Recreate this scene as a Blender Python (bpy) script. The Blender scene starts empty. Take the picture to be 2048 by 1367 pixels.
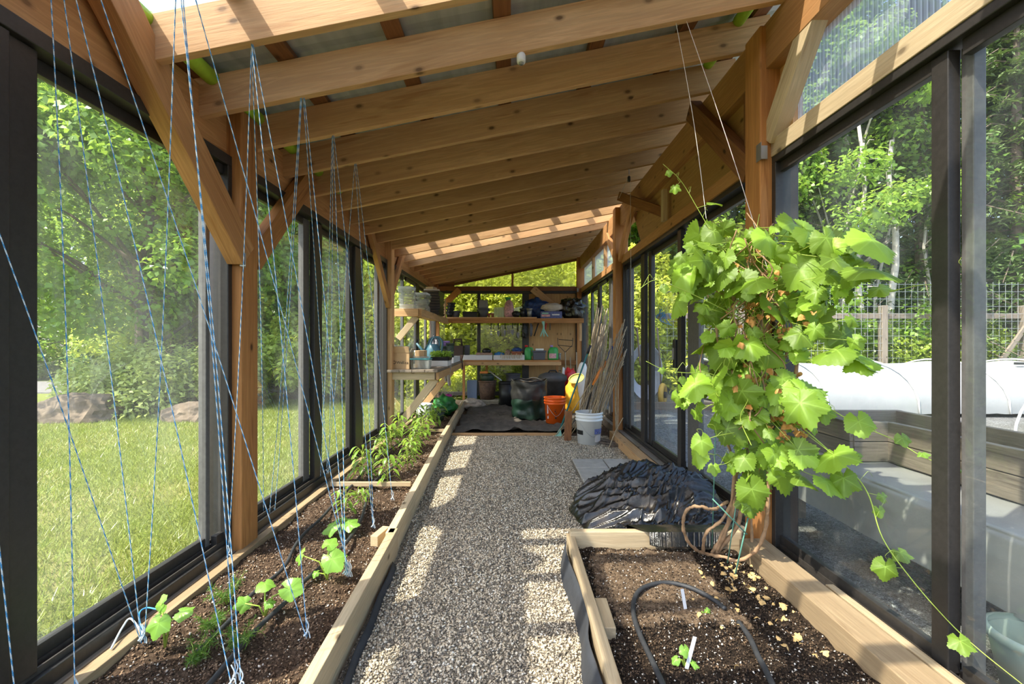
import bpy, bmesh, math, random
import numpy as np
from mathutils import Vector, Matrix, noise as mnoise
random.seed(7); rng = np.random.default_rng(7)
SC = bpy.context.scene
COL = SC.collection
F = 920.0; CH = 1.18
# ---------------------------------------------------------------- camera
cam_d = bpy.data.cameras.new('camera'); cam = bpy.data.objects.new('camera', cam_d); COL.objects.link(cam)
cam.location = (0, 0, CH); cam.rotation_euler = (math.pi/2, 0, 0)
cam_d.sensor_width = 36; cam_d.lens = 36*F/2048; cam_d.clip_start = .03; cam_d.clip_end = 300
SC.camera = cam
# ---------------------------------------------------------------- sky, sun, exposure
w = bpy.data.worlds.new('sky'); SC.world = w; w.use_nodes = True
nt = w.node_tree; nt.nodes.clear()
out = nt.nodes.new('ShaderNodeOutputWorld'); bg = nt.nodes.new('ShaderNodeBackground'); sk = nt.nodes.new('ShaderNodeTexSky')
sk.sky_type = 'NISHITA'; sk.sun_disc = False; sk.sun_elevation = math.radians(54); sk.sun_rotation = math.radians(239)
sk.air_density = 1.0; sk.dust_density = 2.5; sk.ozone_density = 1.0
nt.links.new(sk.outputs[0], bg.inputs[0]); bg.inputs[1].default_value = 0.40
nt.links.new(bg.outputs[0], out.inputs[0])
sd = bpy.data.lights.new('sun', 'SUN'); sd.energy = 7.0; sd.angle = math.radians(0.6); sd.color = (1, .93, .8)
so = bpy.data.objects.new('sun', sd); COL.objects.link(so)
so.rotation_euler = Vector((.60, .36, -1)).to_track_quat('-Z', 'Y').to_euler()
so.location = (-6, -4, 10)
vs = SC.view_settings; vs.view_transform = 'Standard'; vs.look = 'None'; vs.gamma = 1; vs.use_curve_mapping = False
vs.exposure = 0.60
cy = SC.cycles; cy.max_bounces = 10; cy.diffuse_bounces = 6; cy.transparent_max_bounces = 24; cy.glossy_bounces = 3
cy.transmission_bounces = 6; cy.sample_clamp_indirect = 6; cy.caustics_reflective = False; cy.caustics_refractive = False

# ---------------------------------------------------------------- helpers
def P(x, y, d): return Vector(((x-1024)*d/F, d, CH-(y-683.5)*d/F))
def G(x, y, z=0.0): return P(x, y, (CH-z)*F/(y-683.5))
def wm(o):
    m = o.matrix_parent_inverse @ o.matrix_basis if o.parent else o.matrix_basis.copy()
    return wm(o.parent) @ m if o.parent else m
def adopt(o, parent):
    o.parent = parent; o.matrix_parent_inverse = wm(parent).inverted()
def L(o, label, cat=None, group=None, kind=None):
    if label: o['label'] = label
    if cat: o['category'] = cat
    if group: o['group'] = group
    if kind: o['kind'] = kind
    return o
def thing(name, loc, label, cat, group=None, kind=None):
    o = bpy.data.objects.new(name, None); COL.objects.link(o); o.location = loc; o.empty_display_size = .05
    return L(o, label, cat, group, kind)
class MB:
    def __init__(s): s.v = []; s.f = []; s.m = []; s.uv = None
    def add(s, vs, fs, m=0):
        b = len(s.v); s.v += [tuple(v) for v in vs]; s.f += [tuple(i+b for i in f) for f in fs]; s.m += [m]*len(fs); return s
    def box(s, x0, x1, y0, y1, z0, z1, m=0):
        v = [(x, y, z) for x in (x0, x1) for y in (y0, y1) for z in (z0, z1)]
        return s.add(v, [(0,1,3,2),(4,6,7,5),(0,4,5,1),(2,3,7,6),(0,2,6,4),(1,5,7,3)], m)
    def beam(s, p, q, w, t, up=(0,0,1), m=0):
        p = Vector(p); q = Vector(q); d = (q-p).normalized(); u = Vector(up)
        a = d.cross(u).normalized(); u = a.cross(d).normalized()
        v = [c + a*sa*w/2 + u*su*t/2 for c in (p, q) for sa in (-1, 1) for su in (-1, 1)]
        return s.add(v, [(0,1,3,2),(4,6,7,5),(0,4,5,1),(2,3,7,6),(0,2,6,4),(1,5,7,3)], m)
    def tube(s, pts, r, n=8, cap=True, m=0):
        pts = [Vector(p) for p in pts]; k = len(pts); rs = r if isinstance(r, (list, tuple)) else [r]*k
        vs = []; ref = Vector((0,0,1))
        t0 = (pts[1]-pts[0]).normalized()
        if abs(t0.dot(ref)) > .9: ref = Vector((1,0,0))
        a = t0.cross(ref).normalized()
        for i in range(k):
            t = (pts[min(i+1,k-1)]-pts[max(i-1,0)]).normalized()
            a = (a - t*a.dot(t)).normalized(); b = t.cross(a)
            for j in range(n):
                th = 2*math.pi*j/n; vs.append(pts[i] + (a*math.cos(th)+b*math.sin(th))*rs[i])
        fs = [(i*n+j, i*n+(j+1)%n, (i+1)*n+(j+1)%n, (i+1)*n+j) for i in range(k-1) for j in range(n)]
        if cap: fs += [tuple(range(n-1,-1,-1)), tuple((k-1)*n+j for j in range(n))]
        return s.add(vs, fs, m)
    def lathe(s, prof, c=(0,0,0), n=24, sx=1, sy=1, m=0, cap0=True, cap1=False, mat=None):
        c = Vector(c); vs = []; k = len(prof)
        for r, z in prof:
            for j in range(n):
                th = 2*math.pi*j/n; p = Vector((r*math.cos(th)*sx, r*math.sin(th)*sy, z))
                if mat: p = mat @ p
                vs.append(p+c)
        fs = [(i*n+j, i*n+(j+1)%n, (i+1)*n+(j+1)%n, (i+1)*n+j) for i in range(k-1) for j in range(n)]
        if cap0: fs.append(tuple(range(n-1,-1,-1)))
        if cap1: fs.append(tuple((k-1)*n+j for j in range(n)))
        return s.add(vs, fs, m)
    def grid(s, fn, nu, nv, m=0, wrap=False):
        vs = [fn(i/(nu-1), j/(nv-1)) for i in range(nu) for j in range(nv)]
        fs = [(i*nv+j, (i+1)*nv+j, (i+1)*nv+j+1, i*nv+j+1) for i in range(nu-1) for j in range(nv-1)]
        return s.add(vs, fs, m)
    def build(s, name, mat, parent=None, smooth=False, bevel=0, world=True, solid=0, segs=2, sub=0):
        me = bpy.data.meshes.new(name)
        off = Vector((0,0,0))
        if parent is None and world:
            a = np.array(s.v); off = Vector(((a[:,0].min()+a[:,0].max())/2, (a[:,1].min()+a[:,1].max())/2, a[:,2].min()))
            v = (a - np.array(off)).tolist()
        else: v = s.v
        me.from_pydata(v, [], s.f)
        for mm in (mat if isinstance(mat, (list, tuple)) else [mat]): me.materials.append(mm)
        if any(s.m): me.polygons.foreach_set('material_index', s.m)
        if smooth: me.polygons.foreach_set('use_smooth', [True]*len(me.polygons))
        me.update()
        o = bpy.data.objects.new(name, me); COL.objects.link(o)
        if parent is None: o.location = off
        elif world: adopt(o, parent)
        else: o.parent = parent
        if solid:
            md = o.modifiers.new('solid', 'SOLIDIFY'); md.thickness = solid; md.offset = 0
        if bevel:
            md = o.modifiers.new('bevel', 'BEVEL'); md.width = bevel; md.segments = segs; md.limit_method = 'ANGLE'; md.harden_normals = False
        if sub:
            md = o.modifiers.new('sub', 'SUBSURF'); md.levels = sub; md.render_levels = sub
        return o
def lumber(name, p, q, w, t, mat, parent=None, up=(0,0,1), bevel=.003, off=0.0):
    """a board with its grain along its own X axis, w = size across, t = size along up"""
    p = Vector(p); q = Vector(q); d = (q-p); ln = d.length; d.normalize(); u = Vector(up)
    a = u.cross(d).normalized(); u = d.cross(a).normalized()
    mb = MB().box(0, ln, -w/2, w/2, -t/2, t/2)
    o = mb.build(name, mat, None, bevel=bevel, world=False)
    M = Matrix(((d.x, a.x, u.x, p.x), (d.y, a.y, u.y, p.y), (d.z, a.z, u.z, p.z), (0,0,0,1)))
    if parent: o.parent = parent; o.matrix_basis = wm(parent).inverted() @ M
    else: o.matrix_basis = M
    return o
def dup(o, loc=None, rotz=None, scale=None, label=None, top=True, parent=None):
    c = o.copy(); COL.objects.link(c)
    if parent: c.parent = parent
    if top:
        if loc is not None: c.location = loc
        if rotz is not None: c.rotation_euler = (c.rotation_euler[0], c.rotation_euler[1], rotz)
        if scale is not None: c.scale = scale if hasattr(scale, '__len__') else (scale,)*3
        if label: c['label'] = label
    for ch in [x for x in COL.objects if x.parent == o]: dup(ch, top=False, parent=c)
    return c
def nz(p, s=1.0): return mnoise.noise(Vector(p)*s)
def fbm(p, s=1.0, o=4): return mnoise.fractal(Vector(p)*s, 1.0, 2.0, o)

# ---------------------------------------------------------------- materials
def mat(name, color=(.8,.8,.8), rough=.6, metal=0, spec=.5, **k):
    m = bpy.data.materials.new(name); m.use_nodes = True
    b = m.node_tree.nodes['Principled BSDF']
    b.inputs['Base Color'].default_value = (*color, 1); b.inputs['Roughness'].default_value = rough
    b.inputs['Metallic'].default_value = metal; b.inputs['Specular IOR Level'].default_value = spec
    for kk, v in k.items(): b.inputs[kk.replace('_', ' ')].default_value = v
    return m
class N:
    def __init__(s, m): s.t = m.node_tree; s.b = s.t.nodes.get('Principled BSDF'); s.o = s.t.nodes.get('Material Output')
    def n(s, ty, **k):
        nd = s.t.nodes.new(ty)
        for a, v in k.items():
            if a.startswith('i_'):
                key = a[2:]; key = int(key) if key.isdigit() else key.replace('_', ' ')
                nd.inputs[key].default_value = v
            else: setattr(nd, a, v)
        return nd
    def l(s, a, b): s.t.links.new(a, b)
    def ramp(s, src, stops, interp='LINEAR'):
        r = s.t.nodes.new('ShaderNodeValToRGB'); r.color_ramp.interpolation = interp
        e = r.color_ramp.elements
        while len(e) < len(stops): e.new(.5)
        for x, (p, c) in zip(e, stops):
            x.position = p; x.color = (*c, 1) if len(c) == 3 else c
        s.l(src, r.inputs[0]); return r
    def mix(s, fac, a, b, mode='MIX'):
        x = s.t.nodes.new('ShaderNodeMix'); x.data_type = 'RGBA'; x.blend_type = mode
        for sock, v in ((x.inputs[0], fac), (x.inputs[6], a), (x.inputs[7], b)):
            if hasattr(v, 'links') or hasattr(v, 'is_linked'): s.l(v, sock)
            else: sock.default_value = v if not isinstance(v, tuple) or len(v) == 4 else (*v, 1)
        return x.outputs[2]
    def coords(s, scale=(1,1,1), obj=True, rand=True):
        tc = s.n('ShaderNodeTexCoord'); mp = s.n('ShaderNodeMapping'); mp.inputs['Scale'].default_value = scale
        s.l(tc.outputs['Object'], mp.inputs[0])
        if rand:
            oi = s.n('ShaderNodeObjectInfo'); mu = s.n('ShaderNodeMath', operation='MULTIPLY', i_1=57.3)
            s.l(oi.outputs['Random'], mu.inputs[0]); cb = s.n('ShaderNodeCombineXYZ')
            for i in range(3): s.l(mu.outputs[0], cb.inputs[i])
            s.l(cb.outputs[0], mp.inputs['Location'])
        return mp.outputs[0]
    def bump(s, h, strength=.3, dist=.01):
        b = s.n('ShaderNodeBump', i_Strength=strength, i_Distance=dist); s.l(h, b.inputs['Height']); s.l(b.outputs[0], s.b.inputs['Normal'])
def wood(name, light, dark, axis='X', knots=True, stain=None, rough=.62, grain=1.0):
    m = mat(name, light, rough, spec=.3); g = N(m)
    sc = {'X': (.9, 16, 16), 'Y': (16, .9, 16), 'Z': (16, 16, .9)}[axis]
    sk = {'X': (1.6, 5, 5), 'Y': (5, 1.6, 5), 'Z': (5, 5, 1.6)}[axis]
    c = g.coords(sc); c2 = g.coords(sk)
    wv = g.n('ShaderNodeTexNoise', i_Scale=1.3, i_Detail=3, i_Roughness=.6, i_Distortion=.8); g.l(c, wv.inputs[0])
    fine = g.n('ShaderNodeTexNoise', i_Scale=5.5, i_Detail=4, i_Roughness=.7); g.l(c, fine.inputs[0])
    a = g.ramp(wv.outputs[0], [(.36, light), (.5, tuple(x*.5+y*.5 for x, y in zip(light, dark))), (.56, light), (.68, dark)])
    mid = tuple(x*.72 for x in light)
    col = g.mix(g.ramp(fine.outputs[0], [(.42, (0,0,0)), (.66, (.8,.8,.8))]).outputs[0], a.outputs[0], mid)
    big = g.n('ShaderNodeTexNoise', i_Scale=.55, i_Detail=2); g.l(c2, big.inputs[0])
    col = g.mix(g.ramp(big.outputs[0], [(.4, (0,0,0)), (.75, (.55,.55,.55))]).outputs[0], col, stain or dark)
    if knots:
        c3 = g.coords((1,1,1)); sx = g.n('ShaderNodeSeparateXYZ'); g.l(c3, sx.inputs[0])
        ia = 'XYZ'.index(axis); ib, ic = [i for i in range(3) if i != ia]
        ad = g.n('ShaderNodeMath', operation='ADD'); g.l(sx.outputs[ib], ad.inputs[0]); g.l(sx.outputs[ic], ad.inputs[1])
        cb = g.n('ShaderNodeCombineXYZ'); m1 = g.n('ShaderNodeMath', operation='MULTIPLY', i_1=4.2); g.l(sx.outputs[ia], m1.inputs[0]); g.l(m1.outputs[0], cb.inputs[0])
        m2 = g.n('ShaderNodeMath', operation='MULTIPLY', i_1=7.5); g.l(ad.outputs[0], m2.inputs[0]); g.l(m2.outputs[0], cb.inputs[1])
        vo = g.n('ShaderNodeTexVoronoi', voronoi_dimensions='2D', i_Scale=1.0, i_Randomness=1.0); g.l(cb.outputs[0], vo.inputs[0])
        sc_ = g.n('ShaderNodeSeparateColor'); g.l(vo.outputs['Color'], sc_.inputs[0])
        se = g.ramp(sc_.outputs[0], [(.70, (0,0,0)), (.72, (.6,.6,.6)), (1, (1,1,1))])
        k0 = g.ramp(vo.outputs['Distance'], [(.05, (1,1,1)), (.09, (.4,.4,.4)), (.15, (0,0,0))])
        kn = g.n('ShaderNodeMix', data_type='RGBA', blend_type='MULTIPLY'); kn.inputs[0].default_value = 1; g.l(k0.outputs[0], kn.inputs[6]); g.l(se.outputs[0], kn.inputs[7])
        col = g.mix(kn.outputs[2], col, tuple(x*.28 for x in dark))
    oi = g.n('ShaderNodeObjectInfo'); hs = g.n('ShaderNodeHueSaturation')
    mr = g.n('ShaderNodeMapRange', i_3=.82, i_4=1.12); g.l(oi.outputs['Random'], mr.inputs[0]); g.l(mr.outputs[0], hs.inputs['Value'])
    g.l(col, hs.inputs['Color']); g.l(hs.outputs[0], g.b.inputs['Base Color'])
    g.bump(fine.outputs[0], .25*grain, .004)
    return m
W = {}
for ax in 'XYZ':
    W['fir'+ax] = wood('fir_wood_'+ax, (.73,.455,.225), (.47,.245,.10), ax)
    W['mid'+ax] = wood('mid_wood_'+ax, (.62,.33,.135), (.35,.15,.05), ax)
    W['cedar'+ax] = wood('cedar_wood_'+ax, (.56,.26,.085), (.28,.105,.03), ax)
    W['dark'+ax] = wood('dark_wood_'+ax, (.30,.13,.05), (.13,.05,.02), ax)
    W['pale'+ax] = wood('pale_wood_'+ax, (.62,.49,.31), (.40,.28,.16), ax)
    W['grey'+ax] = wood('weathered_wood_'+ax, (.33,.27,.21), (.13,.10,.075), ax, grain=2)
for ax in 'XYZ': W['tan'+ax] = wood('tan_wood_'+ax, (.46,.34,.20), (.27,.18,.10), ax, grain=1.5)
W['ply'] = wood('plywood', (.50,.30,.12), (.34,.17,.06), 'Y', knots=True)
W['plyZ'] = wood('plywood_upright', (.60,.38,.17), (.42,.22,.08), 'Z', knots=True)

M = {}
def simple(key, c, r=.6, metal=0, var=0.0, scale=30, bump=0.0, **k):
    m = mat(key, c, r, metal, **k)
    if var or bump:
        g = N(m); co = g.coords((1,1,1)); no = g.n('ShaderNodeTexNoise', i_Scale=scale, i_Detail=5, i_Roughness=.65); g.l(co, no.inputs[0])
        if var:
            r2 = g.ramp(no.outputs[0], [(.3, tuple(max(0,x*(1-var)) for x in c)), (.7, tuple(min(1,x*(1+var)) for x in c))]); g.l(r2.outputs[0], g.b.inputs['Base Color'])
        if bump: g.bump(no.outputs[0], bump, .01)
    M[key] = m; return m
simple('frame', (.028,.025,.023), .45, var=.25, scale=60)
simple('frame_grey', (.11,.105,.10), .5, var=.2, scale=40)
simple('track', (.05,.043,.038), .5, var=.3, scale=50)
simple('steel', (.38,.38,.37), .5, .8)
simple('dark_metal', (.05,.05,.05), .4, .6)
simple('lime', (.42,.72,.05), .55, var=.12, scale=20)
simple('white_plastic', (.80,.80,.78), .4)
simple('orange_plastic', (.90,.13,.01), .35)
simple('black_plastic', (.012,.012,.013), .4)
simple('dark_green_plastic', (.03,.05,.03), .5, var=.3)
simple('blue_bin', (.20,.26,.38), .5)
simple('rusty', (.14,.08,.05), .75, var=.45, scale=18, bump=.2)
simple('concrete', (.40,.37,.32), .9, var=.14, scale=14, bump=.25)
simple('block', (.38,.33,.24), .9, var=.25, scale=14, bump=.3)
simple('hose', (.032,.033,.036), .6, var=.3, scale=40)
simple('cardboard', (.55,.36,.19), .85, var=.08, scale=12)
simple('cardboard_pale', (.62,.50,.36), .85)
simple('teal', (.045,.12,.16), .4, var=.25, scale=14)
simple('teal_lid', (.07,.30,.33), .4)
simple('green_jug', (.04,.33,.07), .35)
simple('red_plastic', (.60,.02,.02), .4)
simple('yellow_cloth', (.95,.42,.02), .7, var=.15, scale=12)
simple('yellow_lid', (.62,.58,.14), .5)
simple('purple', (.38,.22,.55), .5)
simple('magenta', (.5,.02,.25), .5)
simple('grey_plastic', (.10,.10,.12), .5)
simple('mid_grey', (.22,.22,.22), .6)
simple('blue_bag', (.02,.06,.22), .45, var=.5, scale=22, bump=.5)
simple('beige_cloth', (.46,.38,.30), .95, var=.2, scale=18, bump=.4)
simple('pale_cloth', (.60,.53,.47), .95, var=.1, scale=18, bump=.3)
simple('brown_cloth', (.35,.22,.16), .95, var=.3, scale=25, bump=.4)
simple('pink_bag', (.62,.34,.36), .5, var=.45, scale=30)
simple('green_bag', (.03,.18,.04), .4, var=.6, scale=12)
simple('box_print', (.10,.12,.30), .5, var=.5, scale=45)
simple('terracotta', (.36,.12,.06), .8, var=.2)
simple('brown_crate', (.05,.028,.02), .6)
simple('geotextile', (.085,.072,.058), .92, var=.4, scale=10, bump=.4)
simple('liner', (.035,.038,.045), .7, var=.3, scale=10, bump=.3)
simple('mint', (.30,.58,.48), .7)
simple('stake_green', (.10,.26,.20), .5)
simple('rope_blue', (.03,.18,.42), .7)
simple('tape_white', (.72,.73,.76), .5)
simple('white_string', (.72,.70,.66), .8)
simple('pinkwhite_string', (.72,.58,.62), .8)
simple('blue_string', (.06,.30,.62), .7)
simple('light_string', (.62,.72,.78), .8)
simple('orange_tool', (.65,.20,.03), .5)
simple('teal_pole', (.02,.17,.17), .4)
simple('tyre_yellow', (.62,.38,.06), .6, var=.15, scale=9)
simple('poly_tub', (.55,.57,.62), .5, var=.1, scale=6)
simple('bark', (.16,.12,.09), .95, var=.35, scale=14, bump=.6)
simple('birch_bark', (.46,.42,.36), .9, var=.3, scale=9, bump=.4)
simple('cane', (.36,.27,.16), .75, var=.4, scale=22)
simple('cane_grey', (.30,.25,.19), .8, var=.4, scale=22)
simple('vine_wood', (.36,.22,.12), .8, var=.35, scale=28, bump=.3)
simple('vine_green', (.36,.48,.07), .5)
simple('dry_leaf', (.55,.28,.08), .85, var=.35, scale=35)
simple('dry_litter', (.62,.40,.16), .85, var=.3, scale=35)
simple('rock', (.15,.11,.075), .9, var=.45, scale=4, bump=.7)
simple('asphalt', (.17,.16,.16), .9, var=.2, scale=9)
simple('frost_cloth', (.27,.28,.285), .85, var=.04, scale=5, bump=.2)
simple('greenhouse_plastic', (.33,.32,.30), .35, var=.15, scale=3, bump=.15)
simple('car_dark', (.03,.03,.035), .3)
simple('wire', (.45,.46,.46), .5, .5)
simple('pale_green_bin', (.42,.50,.42), .5)
simple('white_board', (.70,.68,.66), .6, var=.05, scale=8)
def blackfilm():
    m = mat('black_film', (.015,.0145,.0145), .22, spec=.75); g = N(m); c = g.coords((1,1,1))
    no = g.n('ShaderNodeTexNoise', i_Scale=5, i_Detail=8, i_Roughness=.7, i_Distortion=.8); g.l(c, no.inputs[0])
    no2 = g.n('ShaderNodeTexNoise', i_Scale=7, i_Detail=5); g.l(c, no2.inputs[0])
    r = g.ramp(no2.outputs[0], [(.50, (.008,.008,.008)), (.74, (.06,.045,.032))]); g.l(r.outputs[0], g.b.inputs['Base Color'])
    r2 = g.ramp(no2.outputs[0], [(.48, (.13,.13,.13)), (.72, (.38,.38,.38))]); g.l(r2.outputs[0], g.b.inputs['Roughness'])
    g.bump(no.outputs[0], .45, .02); M['film'] = m
blackfilm()
def glass(name, dirt=.08, tint=(.93,.97,.95), rough=.0, haze=None):
    m = bpy.data.materials.new(name); m.use_nodes = True; t = m.node_tree; t.nodes.clear(); g = N(m); g.b = None
    out = g.n('ShaderNodeOutputMaterial'); tr = g.n('ShaderNodeBsdfTransparent'); tr.inputs[0].default_value = (*tint, 1)
    gl = g.n('ShaderNodeBsdfGlossy'); gl.inputs['Roughness'].default_value = rough
    lw = g.n('ShaderNodeLayerWeight', i_Blend=.5); pw = g.n('ShaderNodeMath', operation='POWER', i_1=5.0); g.l(lw.outputs['Facing'], pw.inputs[0])
    ad = g.n('ShaderNodeMath', operation='MULTIPLY_ADD', i_1=.85, i_2=.05); g.l(pw.outputs[0], ad.inputs[0])
    mn = g.n('ShaderNodeMath', operation='MINIMUM', i_1=.9); g.l(ad.outputs[0], mn.inputs[0])
    m1 = g.n('ShaderNodeMixShader'); g.l(mn.outputs[0], m1.inputs[0]); g.l(tr.outputs[0], m1.inputs[1]); g.l(gl.outputs[0], m1.inputs[2])
    df = g.n('ShaderNodeBsdfDiffuse'); df.inputs[0].default_value = (.75,.78,.76,1); tl = g.n('ShaderNodeBsdfTranslucent'); tl.inputs[0].default_value = (.75,.78,.76,1)
    dm = g.n('ShaderNodeMixShader', i_0=.5); g.l(df.outputs[0], dm.inputs[1]); g.l(tl.outputs[0], dm.inputs[2])
    co = g.coords((1.2,1.2,.5)); no = g.n('ShaderNodeTexNoise', i_Scale=1.7, i_Detail=6, i_Roughness=.6, i_Distortion=1.2); g.l(co, no.inputs[0])
    r = g.ramp(no.outputs[0], [(.38, (dirt*.25,)*3), (.7, (dirt*2.1,)*3)])
    m2 = g.n('ShaderNodeMixShader'); g.l(r.outputs[0], m2.inputs[0]); g.l(m1.outputs[0], m2.inputs[1]); g.l(dm.outputs[0], m2.inputs[2])
    g.l(m2.outputs[0], out.inputs[0]); M[name] = m; return m
glass('window_glass', .052)
glass('clear_plastic', .30, (.86,.88,.88), .15)
glass('box_plastic', .38, (.75,.78,.78), .2)
def poly(name, trans, tl_col, tr_col, rib=0, mixf=.5, axis='Y', gloss=.06):
    m = bpy.data.materials.new(name); m.use_nodes = True; m.node_tree.nodes.clear(); g = N(m)
    out = g.n('ShaderNodeOutputMaterial'); tr = g.n('ShaderNodeBsdfTransparent'); tr.inputs[0].default_value = (*tr_col, 1)
    tl = g.n('ShaderNodeBsdfTranslucent'); tl.inputs[0].default_value = (*tl_col, 1)
    df = g.n('ShaderNodeBsdfDiffuse'); df.inputs[0].default_value = (*tl_col, 1)
    gl = g.n('ShaderNodeBsdfGlossy'); gl.inputs['Roughness'].default_value = .25
    a = g.n('ShaderNodeMixShader', i_0=.35); g.l(tl.outputs[0], a.inputs[1]); g.l(df.outputs[0], a.inputs[2])
    b = g.n('ShaderNodeMixShader', i_0=mixf); g.l(tr.outputs[0], b.inputs[1]); g.l(a.outputs[0], b.inputs[2])
    if rib:
        tc = g.n('ShaderNodeTexCoord'); sp = g.n('ShaderNodeSeparateXYZ'); g.l(tc.outputs['Object'], sp.inputs[0])
        mu = g.n('ShaderNodeMath', operation='MULTIPLY', i_1=rib); g.l(sp.outputs[axis], mu.inputs[0])
        fr = g.n('ShaderNodeMath', operation='FRACT'); g.l(mu.outputs[0], fr.inputs[0])
        r = g.ramp(fr.outputs[0], [(0, (mixf*.75,)*3), (.30, (mixf*.75,)*3), (.36, (min(1,mixf*1.55),)*3), (.52, (min(1,mixf*1.55),)*3), (.58, (mixf,)*3), (.93, (mixf,)*3)]); g.l(r.outputs[0], b.inputs[0])
    c = g.n('ShaderNodeMixShader', i_0=gloss); g.l(b.outputs[0], c.inputs[1]); g.l(gl.outputs[0], c.inputs[2])
    g.l(c.outputs[0], out.inputs[0]); M[name] = m
poly('roof_clear', 0, (.85,.88,.88), (.97,.98,.97), mixf=.08)
poly('wall_poly', 0, (.62,.67,.76), (.80,.85,.90), rib=42, mixf=.5)
poly('frosted_poly', 0, (.66,.71,.76), (.80,.85,.90), rib=42, mixf=.8)
poly('gable_poly', 0, (.66,.70,.60), (.80,.84,.76), rib=50, mixf=.6, axis='X')
def leafmat(name, c, tl, rough=.33, tf=.42, veins=False, var=.25):
    m = bpy.data.materials.new(name); m.use_nodes = True; g = N(m); b = g.b
    b.inputs['Roughness'].default_value = rough; b.inputs['Specular IOR Level'].default_value = .5
    geo = g.n('ShaderNodeNewGeometry')
    lo = tuple(x*(1-var) for x in c); hi = tuple(min(1, x*(1+var)) for x in c)
    r = g.ramp(geo.outputs['Random Per Island'], [(0, lo), (.55, c), (1, hi)])
    col = r.outputs[0]
    t = g.n('ShaderNodeBsdfTranslucent'); r2 = g.ramp(geo.outputs['Random Per Island'], [(0, tuple(x*.75 for x in tl)), (1, tuple(min(1,x*1.2) for x in tl))])
    if veins:
        uv = g.n('ShaderNodeUVMap'); sp = g.n('ShaderNodeSeparateXYZ'); g.l(uv.outputs[0], sp.inputs[0])
        vr = g.ramp(sp.outputs[0], [(.0, (1,1,1)), (.10, (0,0,0))]); f = g.n('ShaderNodeMath', operation='MULTIPLY', i_1=.45); g.l(vr.outputs[0], f.inputs[0])
        col = g.mix(f.outputs[0], col, tuple(min(1, x*1.8+.06) for x in c))
        tc = g.n('ShaderNodeTexCoord'); no = g.n('ShaderNodeTexNoise', i_Scale=60, i_Detail=3); g.l(tc.outputs['Object'], no.inputs[0]); g.bump(no.outputs[0], .35, .004)
    g.l(col, b.inputs['Base Color']); g.l(r2.outputs[0], t.inputs[0])
    mx = g.n('ShaderNodeMixShader', i_0=tf); g.l(b.outputs[0], mx.inputs[1]); g.l(t.outputs[0], mx.inputs[2]); g.l(mx.outputs[0], g.o.inputs[0])
    M[name] = m
leafmat('leaf_birch', (.20,.34,.045), (.42,.60,.08))
leafmat('leaf_light', (.30,.40,.06), (.58,.68,.10))
leafmat('leaf_pale', (.46,.53,.16), (.72,.80,.24), rough=.5)
leafmat('leaf_dark', (.10,.19,.035), (.20,.34,.05), tf=.3)
leafmat('leaf_fir', (.11,.17,.05), (.16,.25,.05), tf=.2, rough=.6)
leafmat('leaf_grape', (.20,.34,.030), (.46,.62,.04), rough=.5, veins=True, tf=.27, var=.45)
leafmat('leaf_bright', (.50,.56,.08), (.80,.86,.12), rough=.5)
leafmat('leaf_young', (.24,.46,.07), (.42,.66,.08), veins=True, tf=.4)
leafmat('leaf_pepper', (.24,.40,.06), (.48,.66,.08))
leafmat('fern', (.10,.20,.03), (.2,.34,.05))
leafmat('blade', (.235,.29,.05), (.36,.42,.06), tf=.3, var=.5)
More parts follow.
